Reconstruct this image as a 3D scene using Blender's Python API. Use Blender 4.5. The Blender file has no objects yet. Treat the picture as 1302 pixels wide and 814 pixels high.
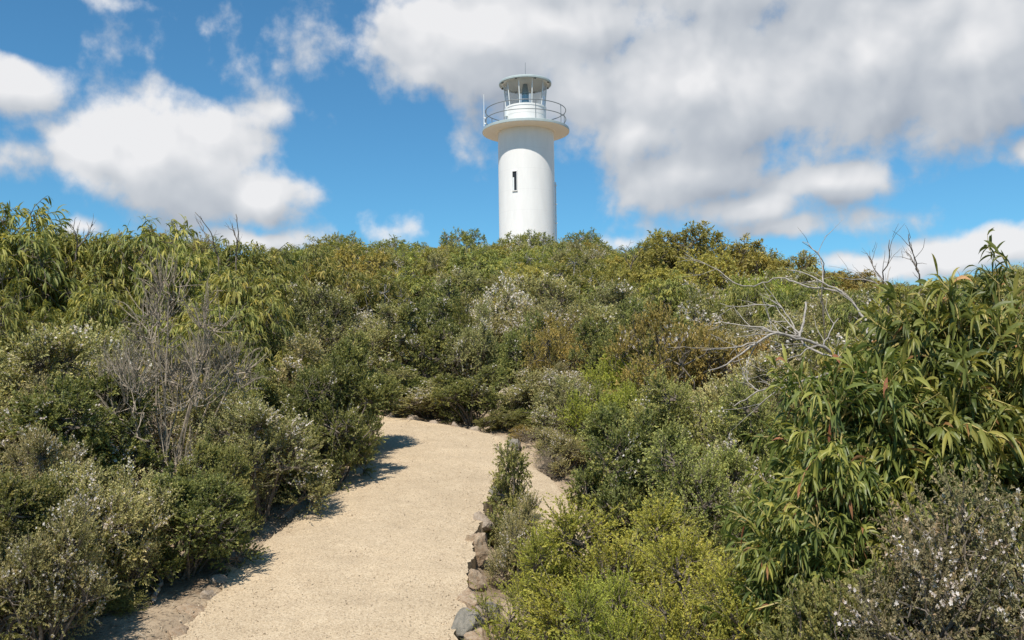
import bpy, bmesh, math, random
import numpy as np
from mathutils import Vector, Matrix, noise as mnoise

# ------------------------------------------------------------------ camera, sky, sun, exposure
SC = bpy.context.scene
COL = SC.collection
W0, H0, F0 = 1302.0, 814.0, 1150.0          # photograph size and focal length in its pixels
EYE = Vector((0.0, 0.0, 1.66))
PITCH, ROLL = math.radians(3.9), math.radians(-0.75)

cam_data = bpy.data.cameras.new("camera")
cam_data.sensor_fit = 'HORIZONTAL'
cam_data.sensor_width = 36.0
cam_data.lens = 36.0 * F0 / W0
cam_data.clip_start = 0.05
cam_data.clip_end = 6000
cam = bpy.data.objects.new("camera", cam_data)
COL.objects.link(cam)
Rm = Matrix.Rotation(math.radians(90) + PITCH, 3, 'X') @ Matrix.Rotation(ROLL, 3, 'Z')
cam.location = EYE
cam.rotation_euler = Rm.to_euler()
SC.camera = cam
RIGHT, UP, FWD = Rm.col[0], Rm.col[1], -Rm.col[2]

SUN_EL = math.radians(56)
SUN_AZ = math.radians(180 + 20)             # clockwise from +Y (the view direction): behind the camera, to its left
SUN_DIR = Vector((math.sin(SUN_AZ) * math.cos(SUN_EL), math.cos(SUN_AZ) * math.cos(SUN_EL), math.sin(SUN_EL)))
sun_data = bpy.data.lights.new("sun", 'SUN')
sun_data.energy = 4.7
sun_data.angle = math.radians(0.53)
sun_data.color = (1.0, 0.935, 0.835)
sun = bpy.data.objects.new("sun", sun_data)
sun.rotation_euler = (-SUN_DIR).to_track_quat('-Z', 'Y').to_euler()
sun.location = (0, -5, 30)
COL.objects.link(sun)

SC.view_settings.view_transform = 'Standard'
SC.view_settings.look = 'None'
SC.view_settings.gamma = 1
SC.view_settings.use_curve_mapping = False
SC.view_settings.exposure = 0.30
SC.render.engine = 'CYCLES'
cy = SC.cycles
cy.max_bounces = 6; cy.diffuse_bounces = 3; cy.glossy_bounces = 2; cy.transmission_bounces = 4
cy.transparent_max_bounces = 8
cy.caustics_reflective = False; cy.caustics_refractive = False
cy.use_denoising = True
cy.denoiser = 'OPENIMAGEDENOISE'
cy.denoising_input_passes = 'RGB_ALBEDO_NORMAL'
cy.denoising_prefilter = 'ACCURATE'


def ray(px, py):
    d = FWD * F0 + RIGHT * (px - W0 / 2) + UP * (H0 / 2 - py)
    return d


def at(px, py, Y):
    """the point of the world at depth Y in the direction of photograph pixel px, py"""
    d = ray(px, py)
    return EYE + d * (Y / d.y)


def proj(p):
    d = Vector(p) - EYE
    z = d.dot(FWD)
    return W0 / 2 + F0 * d.dot(RIGHT) / z, H0 / 2 - F0 * d.dot(UP) / z


# ------------------------------------------------------------------ node helper
class NT:
    def __init__(self, tree):
        self.t = tree; self.n = tree.nodes; self.l = tree.links

    def node(self, typ, **kw):
        nd = self.n.new(typ)
        for k, v in kw.items(): setattr(nd, k, v)
        return nd

    def put(self, sock, v):
        if v is None: return
        if isinstance(v, bpy.types.NodeSocket): self.l.new(v, sock)
        else:
            try: sock.default_value = v
            except Exception:
                sock.default_value = (*v, 1.0) if len(v) == 3 else v

    def math(self, op, a, b=None, c=None, clamp=False):
        nd = self.node('ShaderNodeMath', operation=op, use_clamp=clamp)
        self.put(nd.inputs[0], a); self.put(nd.inputs[1], b); self.put(nd.inputs[2], c)
        return nd.outputs[0]

    def vmath(self, op, a, b=None, out=0):
        nd = self.node('ShaderNodeVectorMath', operation=op)
        self.put(nd.inputs[0], a)
        if b is not None: self.put(nd.inputs[1], b)
        return nd.outputs[out]

    def mix(self, f, a, b, blend='MIX'):
        nd = self.node('ShaderNodeMix', data_type='RGBA', blend_type=blend)
        nd.clamp_factor = True
        self.put(nd.inputs[0], f); self.put(nd.inputs[6], a); self.put(nd.inputs[7], b)
        return nd.outputs[2]

    def smooth(self, x, lo, hi, o0=0.0, o1=1.0):
        nd = self.node('ShaderNodeMapRange', interpolation_type='SMOOTHSTEP')
        self.put(nd.inputs[0], x); self.put(nd.inputs[1], lo); self.put(nd.inputs[2], hi)
        self.put(nd.inputs[3], o0); self.put(nd.inputs[4], o1)
        return nd.outputs[0]

    def noise(self, vec, scale, detail=4, rough=0.5, dim='3D', distortion=0.0):
        nd = self.node('ShaderNodeTexNoise', noise_dimensions=dim)
        if vec is not None: self.l.new(vec, nd.inputs['Vector'])
        nd.inputs['Scale'].default_value = scale; nd.inputs['Detail'].default_value = detail
        nd.inputs['Roughness'].default_value = rough; nd.inputs['Distortion'].default_value = distortion
        return nd.outputs[0]


# ------------------------------------------------------------------ world: sky with clouds, by direction
world = bpy.data.worlds.new("World")
SC.world = world
world.use_nodes = True
wt = world.node_tree
wt.nodes.clear()


def azel(px, py):
    d = ray(px, py).normalized()
    return math.atan2(d.x, d.y), math.asin(d.z)


# soft ellipses the cumulus grow in: photograph x, y, half width, half height, weight
BLOBS = [
    (215, 205, 165, 105, 1.0), (160, 165, 85, 62, 0.9), (330, 250, 85, 62, 1.0), (120, 195, 66, 55, 0.9), (255, 165, 85, 55, .9),
    (22, 105, 66, 40, .9), (-40, 100, 70, 50, .9), (-10, 205, 40, 25, .3), (30, 200, 60, 18, .25),
    (620, 50, 230, 95, 1.1), (740, 120, 150, 85, .85), (540, 95, 70, 36, .6), (480, 62, 80, 36, .55), (905, 110, 290, 140, 1.1), (1100, 70, 260, 150, 1.15), (1250, 60, 170, 130, 1.1),
    (900, 215, 190, 75, .85), (1050, 232, 120, 40, .85), (592, 190, 48, 30, .26), (960, 262, 130, 32, .7), (805, 170, 130, 70, .75), (1000, 288, 70, 18, .45),
    (700, 30, 330, 70, .9), (1000, -60, 700, 110, 1.0),
    (1240, 318, 140, 34, 1.0), (1120, 338, 110, 22, .8), (1320, 200, 40, 35, .6),
    (320, 310, 110, 26, .85), (500, 296, 50, 14, .10), (100, 292, 60, 18, .6), (790, 318, 60, 18, .35), (815, 288, 40, 12, .15),
    (140, 2, 42, 18, .38), (262, 42, 20, 15, .22), (355, 140, 34, 26, .42), (190, 60, 40, 30, .10), (320, 66, 50, 22, .06),
    (1150, 270, 90, 16, .22),
]


def cloud_group():
    g = bpy.data.node_groups.new("cloud_density", 'ShaderNodeTree')
    g.interface.new_socket("azel", in_out='INPUT', socket_type='NodeSocketVector')
    g.interface.new_socket("raw", in_out='OUTPUT', socket_type='NodeSocketFloat')
    g.interface.new_socket("fine", in_out='OUTPUT', socket_type='NodeSocketFloat')
    n = NT(g)
    gi = n.node('NodeGroupInput'); go = n.node('NodeGroupOutput')
    v = gi.outputs[0]
    warp = n.node('ShaderNodeTexNoise', noise_dimensions='2D')
    n.l.new(v, warp.inputs['Vector']); warp.inputs['Scale'].default_value = 9; warp.inputs['Detail'].default_value = 3
    off = n.vmath('MULTIPLY', n.vmath('SUBTRACT', warp.outputs['Color'], (0.5, 0.5, 0.5)), (0.050, 0.036, 0))
    vw = n.vmath('ADD', v, off)
    best = None
    for (px, py, rx, ry, wgt) in BLOBS:
        a, e = azel(px, py)
        rx *= .9 / F0; ry *= .9 / F0
        q = n.vmath('MULTIPLY', n.vmath('SUBTRACT', vw, (a, e, 0)), (1 / rx, 1 / ry, 0))
        ln = n.vmath('LENGTH', q, out=1)
        f = n.math('MULTIPLY', n.math('SUBTRACT', 1.0, ln), wgt)
        f = n.math('MAXIMUM', f, -0.6)
        best = f if best is None else n.math('SMOOTH_MAX', best, f, 0.22)
    n1 = n.noise(vw, 10, 9, 0.52, '2D')
    nlow = n.noise(vw, 12, 2.5, 0.5, '2D')
    n2 = n.noise(v, 42, 7, 0.6, '2D')
    vor = n.node('ShaderNodeTexVoronoi', voronoi_dimensions='2D', feature='SMOOTH_F1', normalize=True)
    n.l.new(vw, vor.inputs['Vector']); vor.inputs['Scale'].default_value = 17; vor.inputs['Smoothness'].default_value = .35
    vor.inputs['Detail'].default_value = 2.5; vor.inputs['Roughness'].default_value = .5
    puff = n.math('MULTIPLY', n.math('SUBTRACT', .36, vor.outputs['Distance']), .75)
    fine = n.math('ADD', n.math('MULTIPLY', n.math('SUBTRACT', n1, 0.5), 0.80), n.math('MULTIPLY', n.math('SUBTRACT', n2, 0.5), 0.42))
    fine = n.math('ADD', fine, puff)
    raw = n.math('ADD', best, fine)
    n.l.new(raw, go.inputs[0]); n.l.new(n.math('ADD', n.math('ADD', best, n.math('MULTIPLY', puff, .8)), n.math('MULTIPLY', n.math('SUBTRACT', nlow, .5), .55)), go.inputs[1])
    return g


w = NT(wt)
tc = w.node('ShaderNodeTexCoord')
sep = w.node('ShaderNodeSeparateXYZ'); w.l.new(w.vmath('NORMALIZE', tc.outputs['Generated']), sep.inputs[0])
az = w.math('ARCTAN2', sep.outputs[0], sep.outputs[1])
el = w.math('ARCSINE', sep.outputs[2])
cmb = w.node('ShaderNodeCombineXYZ'); w.l.new(az, cmb.inputs[0]); w.l.new(el, cmb.inputs[1])
ae = cmb.outputs[0]
CG = cloud_group()


def cloud(vec):
    nd = w.node('ShaderNodeGroup'); nd.node_tree = CG
    w.l.new(vec, nd.inputs[0])
    return nd.outputs[0], nd.outputs[1]


raw0, soft0 = cloud(ae)
_, soft1 = cloud(w.vmath('ADD', ae, (-0.012, 0.022, 0)))    # a little towards the sun
_, soft2 = cloud(w.vmath('ADD', ae, (-0.015, 0.075, 0)))
alpha = w.math('MULTIPLY', w.smooth(raw0, 0.0, 0.48), 0.98)
lit = w.math('ADD', w.math('MULTIPLY', w.math('SUBTRACT', soft0, soft1), 0.75), w.math('MULTIPLY', w.math('SUBTRACT', soft0, soft2), 0.42))
thick = w.smooth(soft0, 0.25, 1.1)
bright = w.math('ADD', w.math('SUBTRACT', 0.62, w.math('MULTIPLY', thick, 0.13)), lit, clamp=True)
bright = w.math('ADD', bright, w.math('MULTIPLY', w.math('SUBTRACT', raw0, soft0), .10), clamp=True)
# light grey bases to white heads (values are divided by the background strength)
BG = 0.085
ramp = w.node('ShaderNodeValToRGB')
w.l.new(bright, ramp.inputs[0])
cr = ramp.color_ramp
cr.elements[0].position = 0.05; cr.elements[0].color = (0.31, 0.345, 0.40, 1)
cr.elements[1].position = 0.95; cr.elements[1].color = (0.70, 0.70, 0.71, 1)
e_ = cr.elements.new(0.5); e_.color = (0.47, 0.495, 0.53, 1)
cloudcol = w.mix(1.0, ramp.outputs[0], (1 / BG, 1 / BG, 1 / BG, 1), 'MULTIPLY')
sky = w.node('ShaderNodeTexSky', sky_type='NISHITA')
sky.sun_disc = False
sky.sun_elevation = SUN_EL
sky.sun_rotation = SUN_AZ
sky.altitude = 100
sky.air_density = 1.0; sky.dust_density = 0.3; sky.ozone_density = 2.5
skycol = w.mix(1.0, sky.outputs[0], (0.55, 1.06, 1.24, 1), 'MULTIPLY')
final = w.mix(alpha, skycol, cloudcol)
bgn = w.node('ShaderNodeBackground')
w.l.new(final, bgn.inputs[0]); bgn.inputs[1].default_value = BG
wo = w.node('ShaderNodeOutputWorld'); w.l.new(bgn.outputs[0], wo.inputs[0])
world.cycles.sampling_method = 'MANUAL'
world.cycles.sample_map_resolution = 512


# ------------------------------------------------------------------ materials
def new_mat(name):
    m = bpy.data.materials.new(name); m.use_nodes = True
    m.node_tree.nodes.clear()
    n = NT(m.node_tree)
    out = n.node('ShaderNodeOutputMaterial')
    return m, n, out


def leaf_mat(name, dark, mid, tip, rough=0.45, trans=0.28, spec=0.4, vary=0.18, gain=1.85):
    m, n, out = new_mat(name)
    dark, mid, tip = [tuple(min(.85, q * gain) for q in c_) for c_ in (dark, mid, tip)]
    trans += .10; rough += .08; spec *= .7
    at_ = n.node('ShaderNodeAttribute', attribute_name='tint')
    rp = n.node('ShaderNodeValToRGB'); n.l.new(at_.outputs['Fac'], rp.inputs[0])
    c = rp.color_ramp
    c.elements[0].position = 0.0; c.elements[0].color = (*dark, 1)
    c.elements[1].position = 1.0; c.elements[1].color = (*tip, 1)
    k = c.elements.new(0.5); k.color = (*mid, 1)
    oi = n.node('ShaderNodeObjectInfo')
    hsv = n.node('ShaderNodeHueSaturation')
    n.put(hsv.inputs['Hue'], n.math('ADD', 0.5 - 0.018, n.math('MULTIPLY', oi.outputs['Random'], 0.036)))
    r2 = n.math('FRACT', n.math('MULTIPLY', oi.outputs['Random'], 7.31))
    n.put(hsv.inputs['Value'], n.math('ADD', 1 - vary, n.math('MULTIPLY', r2, 2 * vary)))
    hsv.inputs['Saturation'].default_value = 0.96
    n.l.new(rp.outputs[0], hsv.inputs['Color'])
    p = n.node('ShaderNodeBsdfPrincipled')
    n.l.new(hsv.outputs[0], p.inputs['Base Color'])
    p.inputs['Roughness'].default_value = rough
    p.inputs['Specular IOR Level'].default_value = spec
    t = n.node('ShaderNodeBsdfTranslucent')
    n.l.new(n.mix(1.0, hsv.outputs[0], (1.25, 1.2, 0.7, 1), 'MULTIPLY'), t.inputs['Color'])
    ms = n.node('ShaderNodeMixShader'); ms.inputs[0].default_value = trans
    n.l.new(p.outputs[0], ms.inputs[1]); n.l.new(t.outputs[0], ms.inputs[2])
    n.l.new(ms.outputs[0], out.inputs[0])
    return m


def plain_mat(name, col, rough=0.6, metal=0.0, spec=0.5, noise_scale=0, noise_amt=0.15, bump=0.0, bump_scale=60):
    m, n, out = new_mat(name)
    p = n.node('ShaderNodeBsdfPrincipled')
    tcn = n.node('ShaderNodeTexCoord')
    if noise_scale:
        f = n.noise(tcn.outputs['Object'], noise_scale, 5, 0.6)
        a = tuple(c * (1 - noise_amt) for c in col); b = tuple(min(1, c * (1 + noise_amt)) for c in col)
        n.l.new(n.mix(n.smooth(f, 0.3, 0.7), (*a, 1), (*b, 1)), p.inputs['Base Color'])
    else:
        p.inputs['Base Color'].default_value = (*col, 1)
    p.inputs['Roughness'].default_value = rough; p.inputs['Metallic'].default_value = metal
    p.inputs['Specular IOR Level'].default_value = spec
    if bump:
        b = n.node('ShaderNodeBump'); b.inputs['Strength'].default_value = bump; b.inputs['Distance'].default_value = 0.01
        n.l.new(n.noise(tcn.outputs['Object'], bump_scale, 5, 0.6), b.inputs['Height'])
        n.l.new(b.outputs[0], p.inputs['Normal'])
    n.l.new(p.outputs[0], out.inputs[0])
    return m


M = {}
M['acacia'] = leaf_mat('phyllode_leaf', (0.04, 0.056, 0.012), (0.09, 0.106, 0.021), (0.24, 0.21, 0.042), 0.36, 0.25, 0.5, 0.10)
M['acacia_far'] = leaf_mat('olive_phyllode_leaf', (0.07, 0.086, 0.022), (0.165, 0.168, 0.036), (0.31, 0.255, 0.055), 0.42, 0.28, 0.45)
M['olive_gold'] = leaf_mat('gold_olive_leaf', (0.11, 0.1, 0.024), (0.215, 0.18, 0.038), (0.32, 0.235, 0.055), 0.45, 0.25, 0.4)
M['teatree'] = leaf_mat('teatree_leaf', (0.054, 0.064, 0.019), (0.14, 0.145, 0.04), (0.29, 0.25, 0.075), 0.45, 0.22, 0.4)
M['greytea'] = leaf_mat('grey_teatree_leaf', (0.095, 0.096, 0.034), (0.22, 0.202, 0.078), (0.37, 0.295, 0.14), 0.5, 0.2, 0.4)
M['olive'] = leaf_mat('olive_heath_leaf', (0.085, 0.090, 0.026), (0.190, 0.188, 0.052), (0.32, 0.28, 0.085), 0.5, 0.22, 0.4)
M['rusttwig'] = leaf_mat('brown_grey_teatree_leaf', (0.07, 0.066, 0.032), (0.13, 0.115, 0.056), (0.23, 0.165, 0.09), 0.55, 0.2, 0.3)
M['yellow'] = leaf_mat('yellow_heath_leaf', (0.120, 0.128, 0.022), (0.265, 0.275, 0.042), (0.41, 0.37, 0.065), 0.5, 0.3, 0.3, 0.06, 1.7)
M['darkbush'] = leaf_mat('bronze_heath_leaf', (0.0528, 0.0596, 0.0115), (0.0924, 0.1022, 0.0184), (0.1518, 0.1491, 0.0287), 0.55, 0.2, 0.3)
M['feather'] = leaf_mat('feathery_leaf', (0.07, 0.1, 0.035), (0.15, 0.185, 0.065), (0.24, 0.25, 0.09), 0.5, 0.25, 0.3)
M['rust'] = leaf_mat('rusty_leaf', (0.1188, 0.0923, 0.0253), (0.2244, 0.1633, 0.0437), (0.3432, 0.2201, 0.0690), 0.55, 0.22, 0.3)
M['deadleaf'] = leaf_mat('dead_twig_tip', (0.19, 0.155, 0.11), (0.29, 0.24, 0.17), (0.4, 0.34, 0.255), 0.7, 0.1, 0.2, 0.2, 0.9)
M['brownleaf'] = leaf_mat('withered_leaf', (0.14, 0.06, 0.025), (0.22, 0.10, 0.04), (0.32, 0.17, 0.08), 0.5, 0.25, 0.3)
M['blossom'] = leaf_mat('white_blossom', (0.52, 0.43, 0.39), (0.68, 0.61, 0.57), (0.8, 0.75, 0.71), 0.6, 0.25, 0.2, 0.06, 1.0)
M['bark'] = plain_mat('grey_bark', (0.13, 0.105, 0.08), 0.8, noise_scale=30, noise_amt=0.4, bump=0.5)
M['deadwood'] = plain_mat('weathered_dead_wood', (0.32, 0.285, 0.245), 0.75, noise_scale=25, noise_amt=0.3, bump=0.4)
M['deadbrown'] = plain_mat('dead_brown_wood', (0.29, 0.235, 0.175), 0.8, noise_scale=18, noise_amt=0.45, bump=0.4)
M['greenstem'] = plain_mat('yellow_green_twig', (0.36, 0.29, 0.10), 0.55, noise_scale=15, noise_amt=0.3)
M['white'] = plain_mat('white_paint', (0.76, 0.745, 0.72), 0.45, noise_scale=1.6, noise_amt=0.025)
# the tower's paint with faint horizontal pour lines
gm, n, out = new_mat('white_tower_paint')
tcn = n.node('ShaderNodeTexCoord'); sp = n.node('ShaderNodeSeparateXYZ'); n.l.new(tcn.outputs['Object'], sp.inputs[0])
ph = n.math('PINGPONG', n.math('ADD', sp.outputs[2], .25), 0.55)
seam = n.smooth(ph, 0.0, 0.022, 0.94, 1.0)
f = n.noise(n.vmath('MULTIPLY', tcn.outputs['Object'], (1.5, 1.5, .35)), 2.2, 5, .6)
cc = n.mix(n.smooth(f, .35, .7), (0.74, 0.725, 0.70, 1), (0.78, 0.765, 0.74, 1))
p = n.node('ShaderNodeBsdfPrincipled'); p.inputs['Roughness'].default_value = .5
v_ = n.node('ShaderNodeCombineXYZ')
for i_ in range(3): n.l.new(seam, v_.inputs[i_])
n.l.new(n.mix(1.0, cc, v_.outputs[0], 'MULTIPLY'), p.inputs['Base Color']); n.l.new(p.outputs[0], out.inputs[0])
M['tower'] = gm
M['greypaint'] = plain_mat('pale_grey_paint', (0.38, 0.44, 0.44), 0.45, noise_scale=3, noise_amt=0.06)
M['soffit'] = plain_mat('soffit_paint', (0.84, 0.81, 0.74), 0.6)
M['steel'] = plain_mat('grey_steel', (0.22, 0.24, 0.25), 0.45, 0.3)
M['mullion'] = plain_mat('white_metal', (0.72, 0.74, 0.74), 0.4)
M['black'] = plain_mat('dark_opening', (0.012, 0.013, 0.015), 0.5)
M['lens'] = plain_mat('blue_grey_lens', (0.26, 0.34, 0.38), 0.12, 0.2, 0.8)

gm, n, out = new_mat('lantern_pane_glass')
tr = n.node('ShaderNodeBsdfTransparent'); tr.inputs[0].default_value = (0.95, 0.985, 0.99, 1)
gl = n.node('ShaderNodeBsdfGlossy'); gl.inputs['Roughness'].default_value = 0.03
lw = n.node('ShaderNodeLayerWeight'); lw.inputs[0].default_value = 0.35
ms = n.node('ShaderNodeMixShader'); n.l.new(n.math('MULTIPLY', lw.outputs['Fresnel'], 0.6), ms.inputs[0])
n.l.new(tr.outputs[0], ms.inputs[1]); n.l.new(gl.outputs[0], ms.inputs[2]); n.l.new(ms.outputs[0], out.inputs[0])
M['glass'] = gm

# gravel of the path: crushed granite, cream with buff and grey grains
gm, n, out = new_mat('crushed_gravel')
g = n.node('ShaderNodeNewGeometry'); pos = g.outputs['Position']
vo = n.node('ShaderNodeTexVoronoi'); n.l.new(pos, vo.inputs['Vector']); vo.inputs['Scale'].default_value = 125
vo2 = n.node('ShaderNodeTexVoronoi'); n.l.new(pos, vo2.inputs['Vector']); vo2.inputs['Scale'].default_value = 260
sx = n.node('ShaderNodeSeparateColor'); n.l.new(vo.outputs['Color'], sx.inputs[0])
rp = n.node('ShaderNodeValToRGB'); n.l.new(sx.outputs[0], rp.inputs[0])
c = rp.color_ramp
c.elements[0].position = 0.0; c.elements[0].color = (0.25, 0.195, 0.135, 1)
c.elements[1].position = 1.0; c.elements[1].color = (0.58, 0.475, 0.335, 1)
for pp, cc in ((0.12, (0.395, 0.302, 0.198, 1)), (0.35, (0.475, 0.370, 0.245, 1)), (0.75, (0.535, 0.425, 0.287, 1))):
    k = c.elements.new(pp); k.color = cc
big = n.noise(pos, 0.9, 5, 0.6)
base = n.mix(n.smooth(big, 0.35, 0.68), (0.95, 0.945, 0.94, 1), (1.03, 1.025, 1.02, 1))
mid_ = n.noise(pos, 3.6, 6, 0.68)
base = n.mix(1.0, base, n.mix(n.smooth(mid_, .36, .66), (0.95, 0.94, 0.93, 1), (1.02, 1.02, 1.02, 1)), 'MULTIPLY')
colr = n.mix(1.0, rp.outputs[0], base, 'MULTIPLY')
p = n.node('ShaderNodeBsdfPrincipled'); p.inputs['Roughness'].default_value = 0.9; p.inputs['Specular IOR Level'].default_value = 0.2
n.l.new(colr, p.inputs['Base Color'])
b = n.node('ShaderNodeBump'); b.inputs['Strength'].default_value = 0.4; b.inputs['Distance'].default_value = 0.008
hh = n.math('ADD', n.math('MULTIPLY', vo.outputs['Distance'], -1.0), n.math('MULTIPLY', vo2.outputs['Distance'], -0.6))
n.l.new(hh, b.inputs['Height'])
b2 = n.node('ShaderNodeBump'); b2.inputs['Strength'].default_value = 0.2; b2.inputs['Distance'].default_value = 0.05
n.l.new(n.noise(pos, 5, 5, 0.6), b2.inputs['Height']); n.l.new(b.outputs[0], b2.inputs['Normal'])
n.l.new(b2.outputs[0], p.inputs['Normal']); n.l.new(p.outputs[0], out.inputs[0])
M['gravel'] = gm

gm, n, out = new_mat('loose_pebble')
g = n.node('ShaderNodeNewGeometry')
rp = n.node('ShaderNodeValToRGB'); n.l.new(g.outputs['Random Per Island'], rp.inputs[0])
rp.color_ramp.elements[0].color = (0.27, 0.20, 0.13, 1); rp.color_ramp.elements[1].color = (0.62, 0.51, 0.36, 1)
p = n.node('ShaderNodeBsdfPrincipled'); p.inputs['Roughness'].default_value = .9; n.l.new(rp.outputs[0], p.inputs['Base Color']); n.l.new(p.outputs[0], out.inputs[0])
M['pebble'] = gm

# soil with litter
gm, n, out = new_mat('sandy_soil_litter')
g = n.node('ShaderNodeNewGeometry'); pos = g.outputs['Position']
f1 = n.noise(pos, 1.3, 6, 0.62); f2 = n.noise(pos, 28, 6, 0.7); f3 = n.noise(pos, 120, 3, 0.6)
c1 = n.mix(n.smooth(f1, 0.38, 0.62), (0.22, 0.16, 0.105, 1), (0.43, 0.335, 0.23, 1))
c2 = n.mix(n.smooth(f2, 0.50, 0.66), c1, (0.13, 0.095, 0.065, 1))
c3 = n.mix(n.smooth(f3, 0.60, 0.70), c2, (0.42, 0.36, 0.28, 1))
p = n.node('ShaderNodeBsdfPrincipled'); p.inputs['Roughness'].default_value = 0.95; p.inputs['Specular IOR Level'].default_value = 0.15
n.l.new(c3, p.inputs['Base Color'])
b = n.node('ShaderNodeBump'); b.inputs['Strength'].default_value = 0.7; b.inputs['Distance'].default_value = 0.03
n.l.new(f2, b.inputs['Height']); n.l.new(b.outputs[0], p.inputs['Normal']); n.l.new(p.outputs[0], out.inputs[0])
M['soil'] = gm


def rock_mat(name, c_a, c_b, c_c):
    m, n, out = new_mat(name)
    tcn = n.node('ShaderNodeTexCoord'); oi = n.node('ShaderNodeObjectInfo')
    v = n.vmath('ADD', tcn.outputs['Object'], n.vmath('MULTIPLY', oi.outputs['Random'], (17, 31, 5)))
    f = n.noise(v, 4, 7, 0.65); f2 = n.noise(v, 22, 6, 0.7); f3 = n.noise(v, 90, 3, 0.5)
    col = n.mix(n.smooth(f, 0.36, 0.62), (*c_a, 1), (*c_b, 1))
    col = n.mix(n.smooth(f2, 0.55, 0.68), col, (*c_c, 1))
    col = n.mix(n.smooth(f3, 0.35, 0.75), n.mix(1.0, col, (0.75, 0.75, 0.75, 1), 'MULTIPLY'), n.mix(1.0, col, (1.2, 1.2, 1.2, 1), 'MULTIPLY'))
    p = n.node('ShaderNodeBsdfPrincipled'); p.inputs['Roughness'].default_value = 0.85; p.inputs['Specular IOR Level'].default_value = 0.25
    n.l.new(col, p.inputs['Base Color'])
    b = n.node('ShaderNodeBump'); b.inputs['Strength'].default_value = 0.8; b.inputs['Distance'].default_value = 0.02
    n.l.new(n.math('ADD', f2, n.math('MULTIPLY', f3, 0.3)), b.inputs['Height']); n.l.new(b.outputs[0], p.inputs['Normal'])
    n.l.new(p.outputs[0], out.inputs[0])
    return m


M['rock_buff'] = rock_mat('buff_granite', (0.38, 0.29, 0.21), (0.54, 0.44, 0.34), (0.60, 0.53, 0.45))
M['rock_rust'] = rock_mat('rusty_granite', (0.44, 0.30, 0.19), (0.55, 0.42, 0.29), (0.58, 0.51, 0.41))
M['rock_grey'] = rock_mat('grey_granite', (0.22, 0.205, 0.17), (0.34, 0.305, 0.25), (0.45, 0.41, 0.34))


# ------------------------------------------------------------------ mesh helpers
class MB:
    """collects triangles and quads and links them as one mesh object"""
    def __init__(self):
        self.v = []; self.t = []; self.q = []; self.tint = []; self.nv = 0

    def add(self, verts, tris=None, quads=None, tint=None):
        verts = np.asarray(verts, dtype=np.float32).reshape(-1, 3)
        if tris is not None and len(tris): self.t.append(np.asarray(tris, dtype=np.int32).reshape(-1, 3) + self.nv)
        if quads is not None and len(quads): self.q.append(np.asarray(quads, dtype=np.int32).reshape(-1, 4) + self.nv)
        self.v.append(verts)
        self.tint.append(np.full(len(verts), 0.5, np.float32) if tint is None else np.asarray(tint, np.float32))
        self.nv += len(verts)

    def mesh(self, name, mat, smooth=False):
        me = bpy.data.meshes.new(name)
        v = np.concatenate(self.v) if self.v else np.zeros((0, 3), np.float32)
        t = np.concatenate(self.t) if self.t else np.zeros((0, 3), np.int32)
        q = np.concatenate(self.q) if self.q else np.zeros((0, 4), np.int32)
        me.vertices.add(len(v)); me.vertices.foreach_set('co', v.ravel())
        nl = t.size + q.size
        me.loops.add(nl)
        me.loops.foreach_set('vertex_index', np.concatenate([t.ravel(), q.ravel()]).astype(np.int32))
        me.polygons.add(len(t) + len(q))
        st = np.concatenate([np.arange(len(t)) * 3, t.size + np.arange(len(q)) * 4]).astype(np.int32)
        me.polygons.foreach_set('loop_start', st)
        me.polygons.foreach_set('use_smooth', np.full(len(st), smooth, dtype=bool))
        a = me.attributes.new('tint', 'FLOAT', 'POINT')
        a.data.foreach_set('value', np.concatenate(self.tint) if self.tint else np.zeros(0, np.float32))
        me.materials.append(mat)
        me.update(calc_edges=True)
        me.validate()
        return me

    def obj(self, name, mat, parent=None, smooth=False, loc=None):
        o = bpy.data.objects.new(name, self.mesh(name, mat, smooth))
        COL.objects.link(o)
        if parent is not None: o.parent = parent
        if loc is not None: o.location = loc
        return o


def tag(o, label=None, cat=None, group=None, kind=None):
    if label: o['label'] = label
    if cat: o['category'] = cat
    if group: o['group'] = group
    if kind: o['kind'] = kind
    return o


def empty(name, loc):
    o = bpy.data.objects.new(name, None); o.empty_display_size = 0.2
    COL.objects.link(o); o.location = loc
    return o


def unit(a):
    return a / np.maximum(np.linalg.norm(a, axis=-1, keepdims=True), 1e-9)


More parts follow.
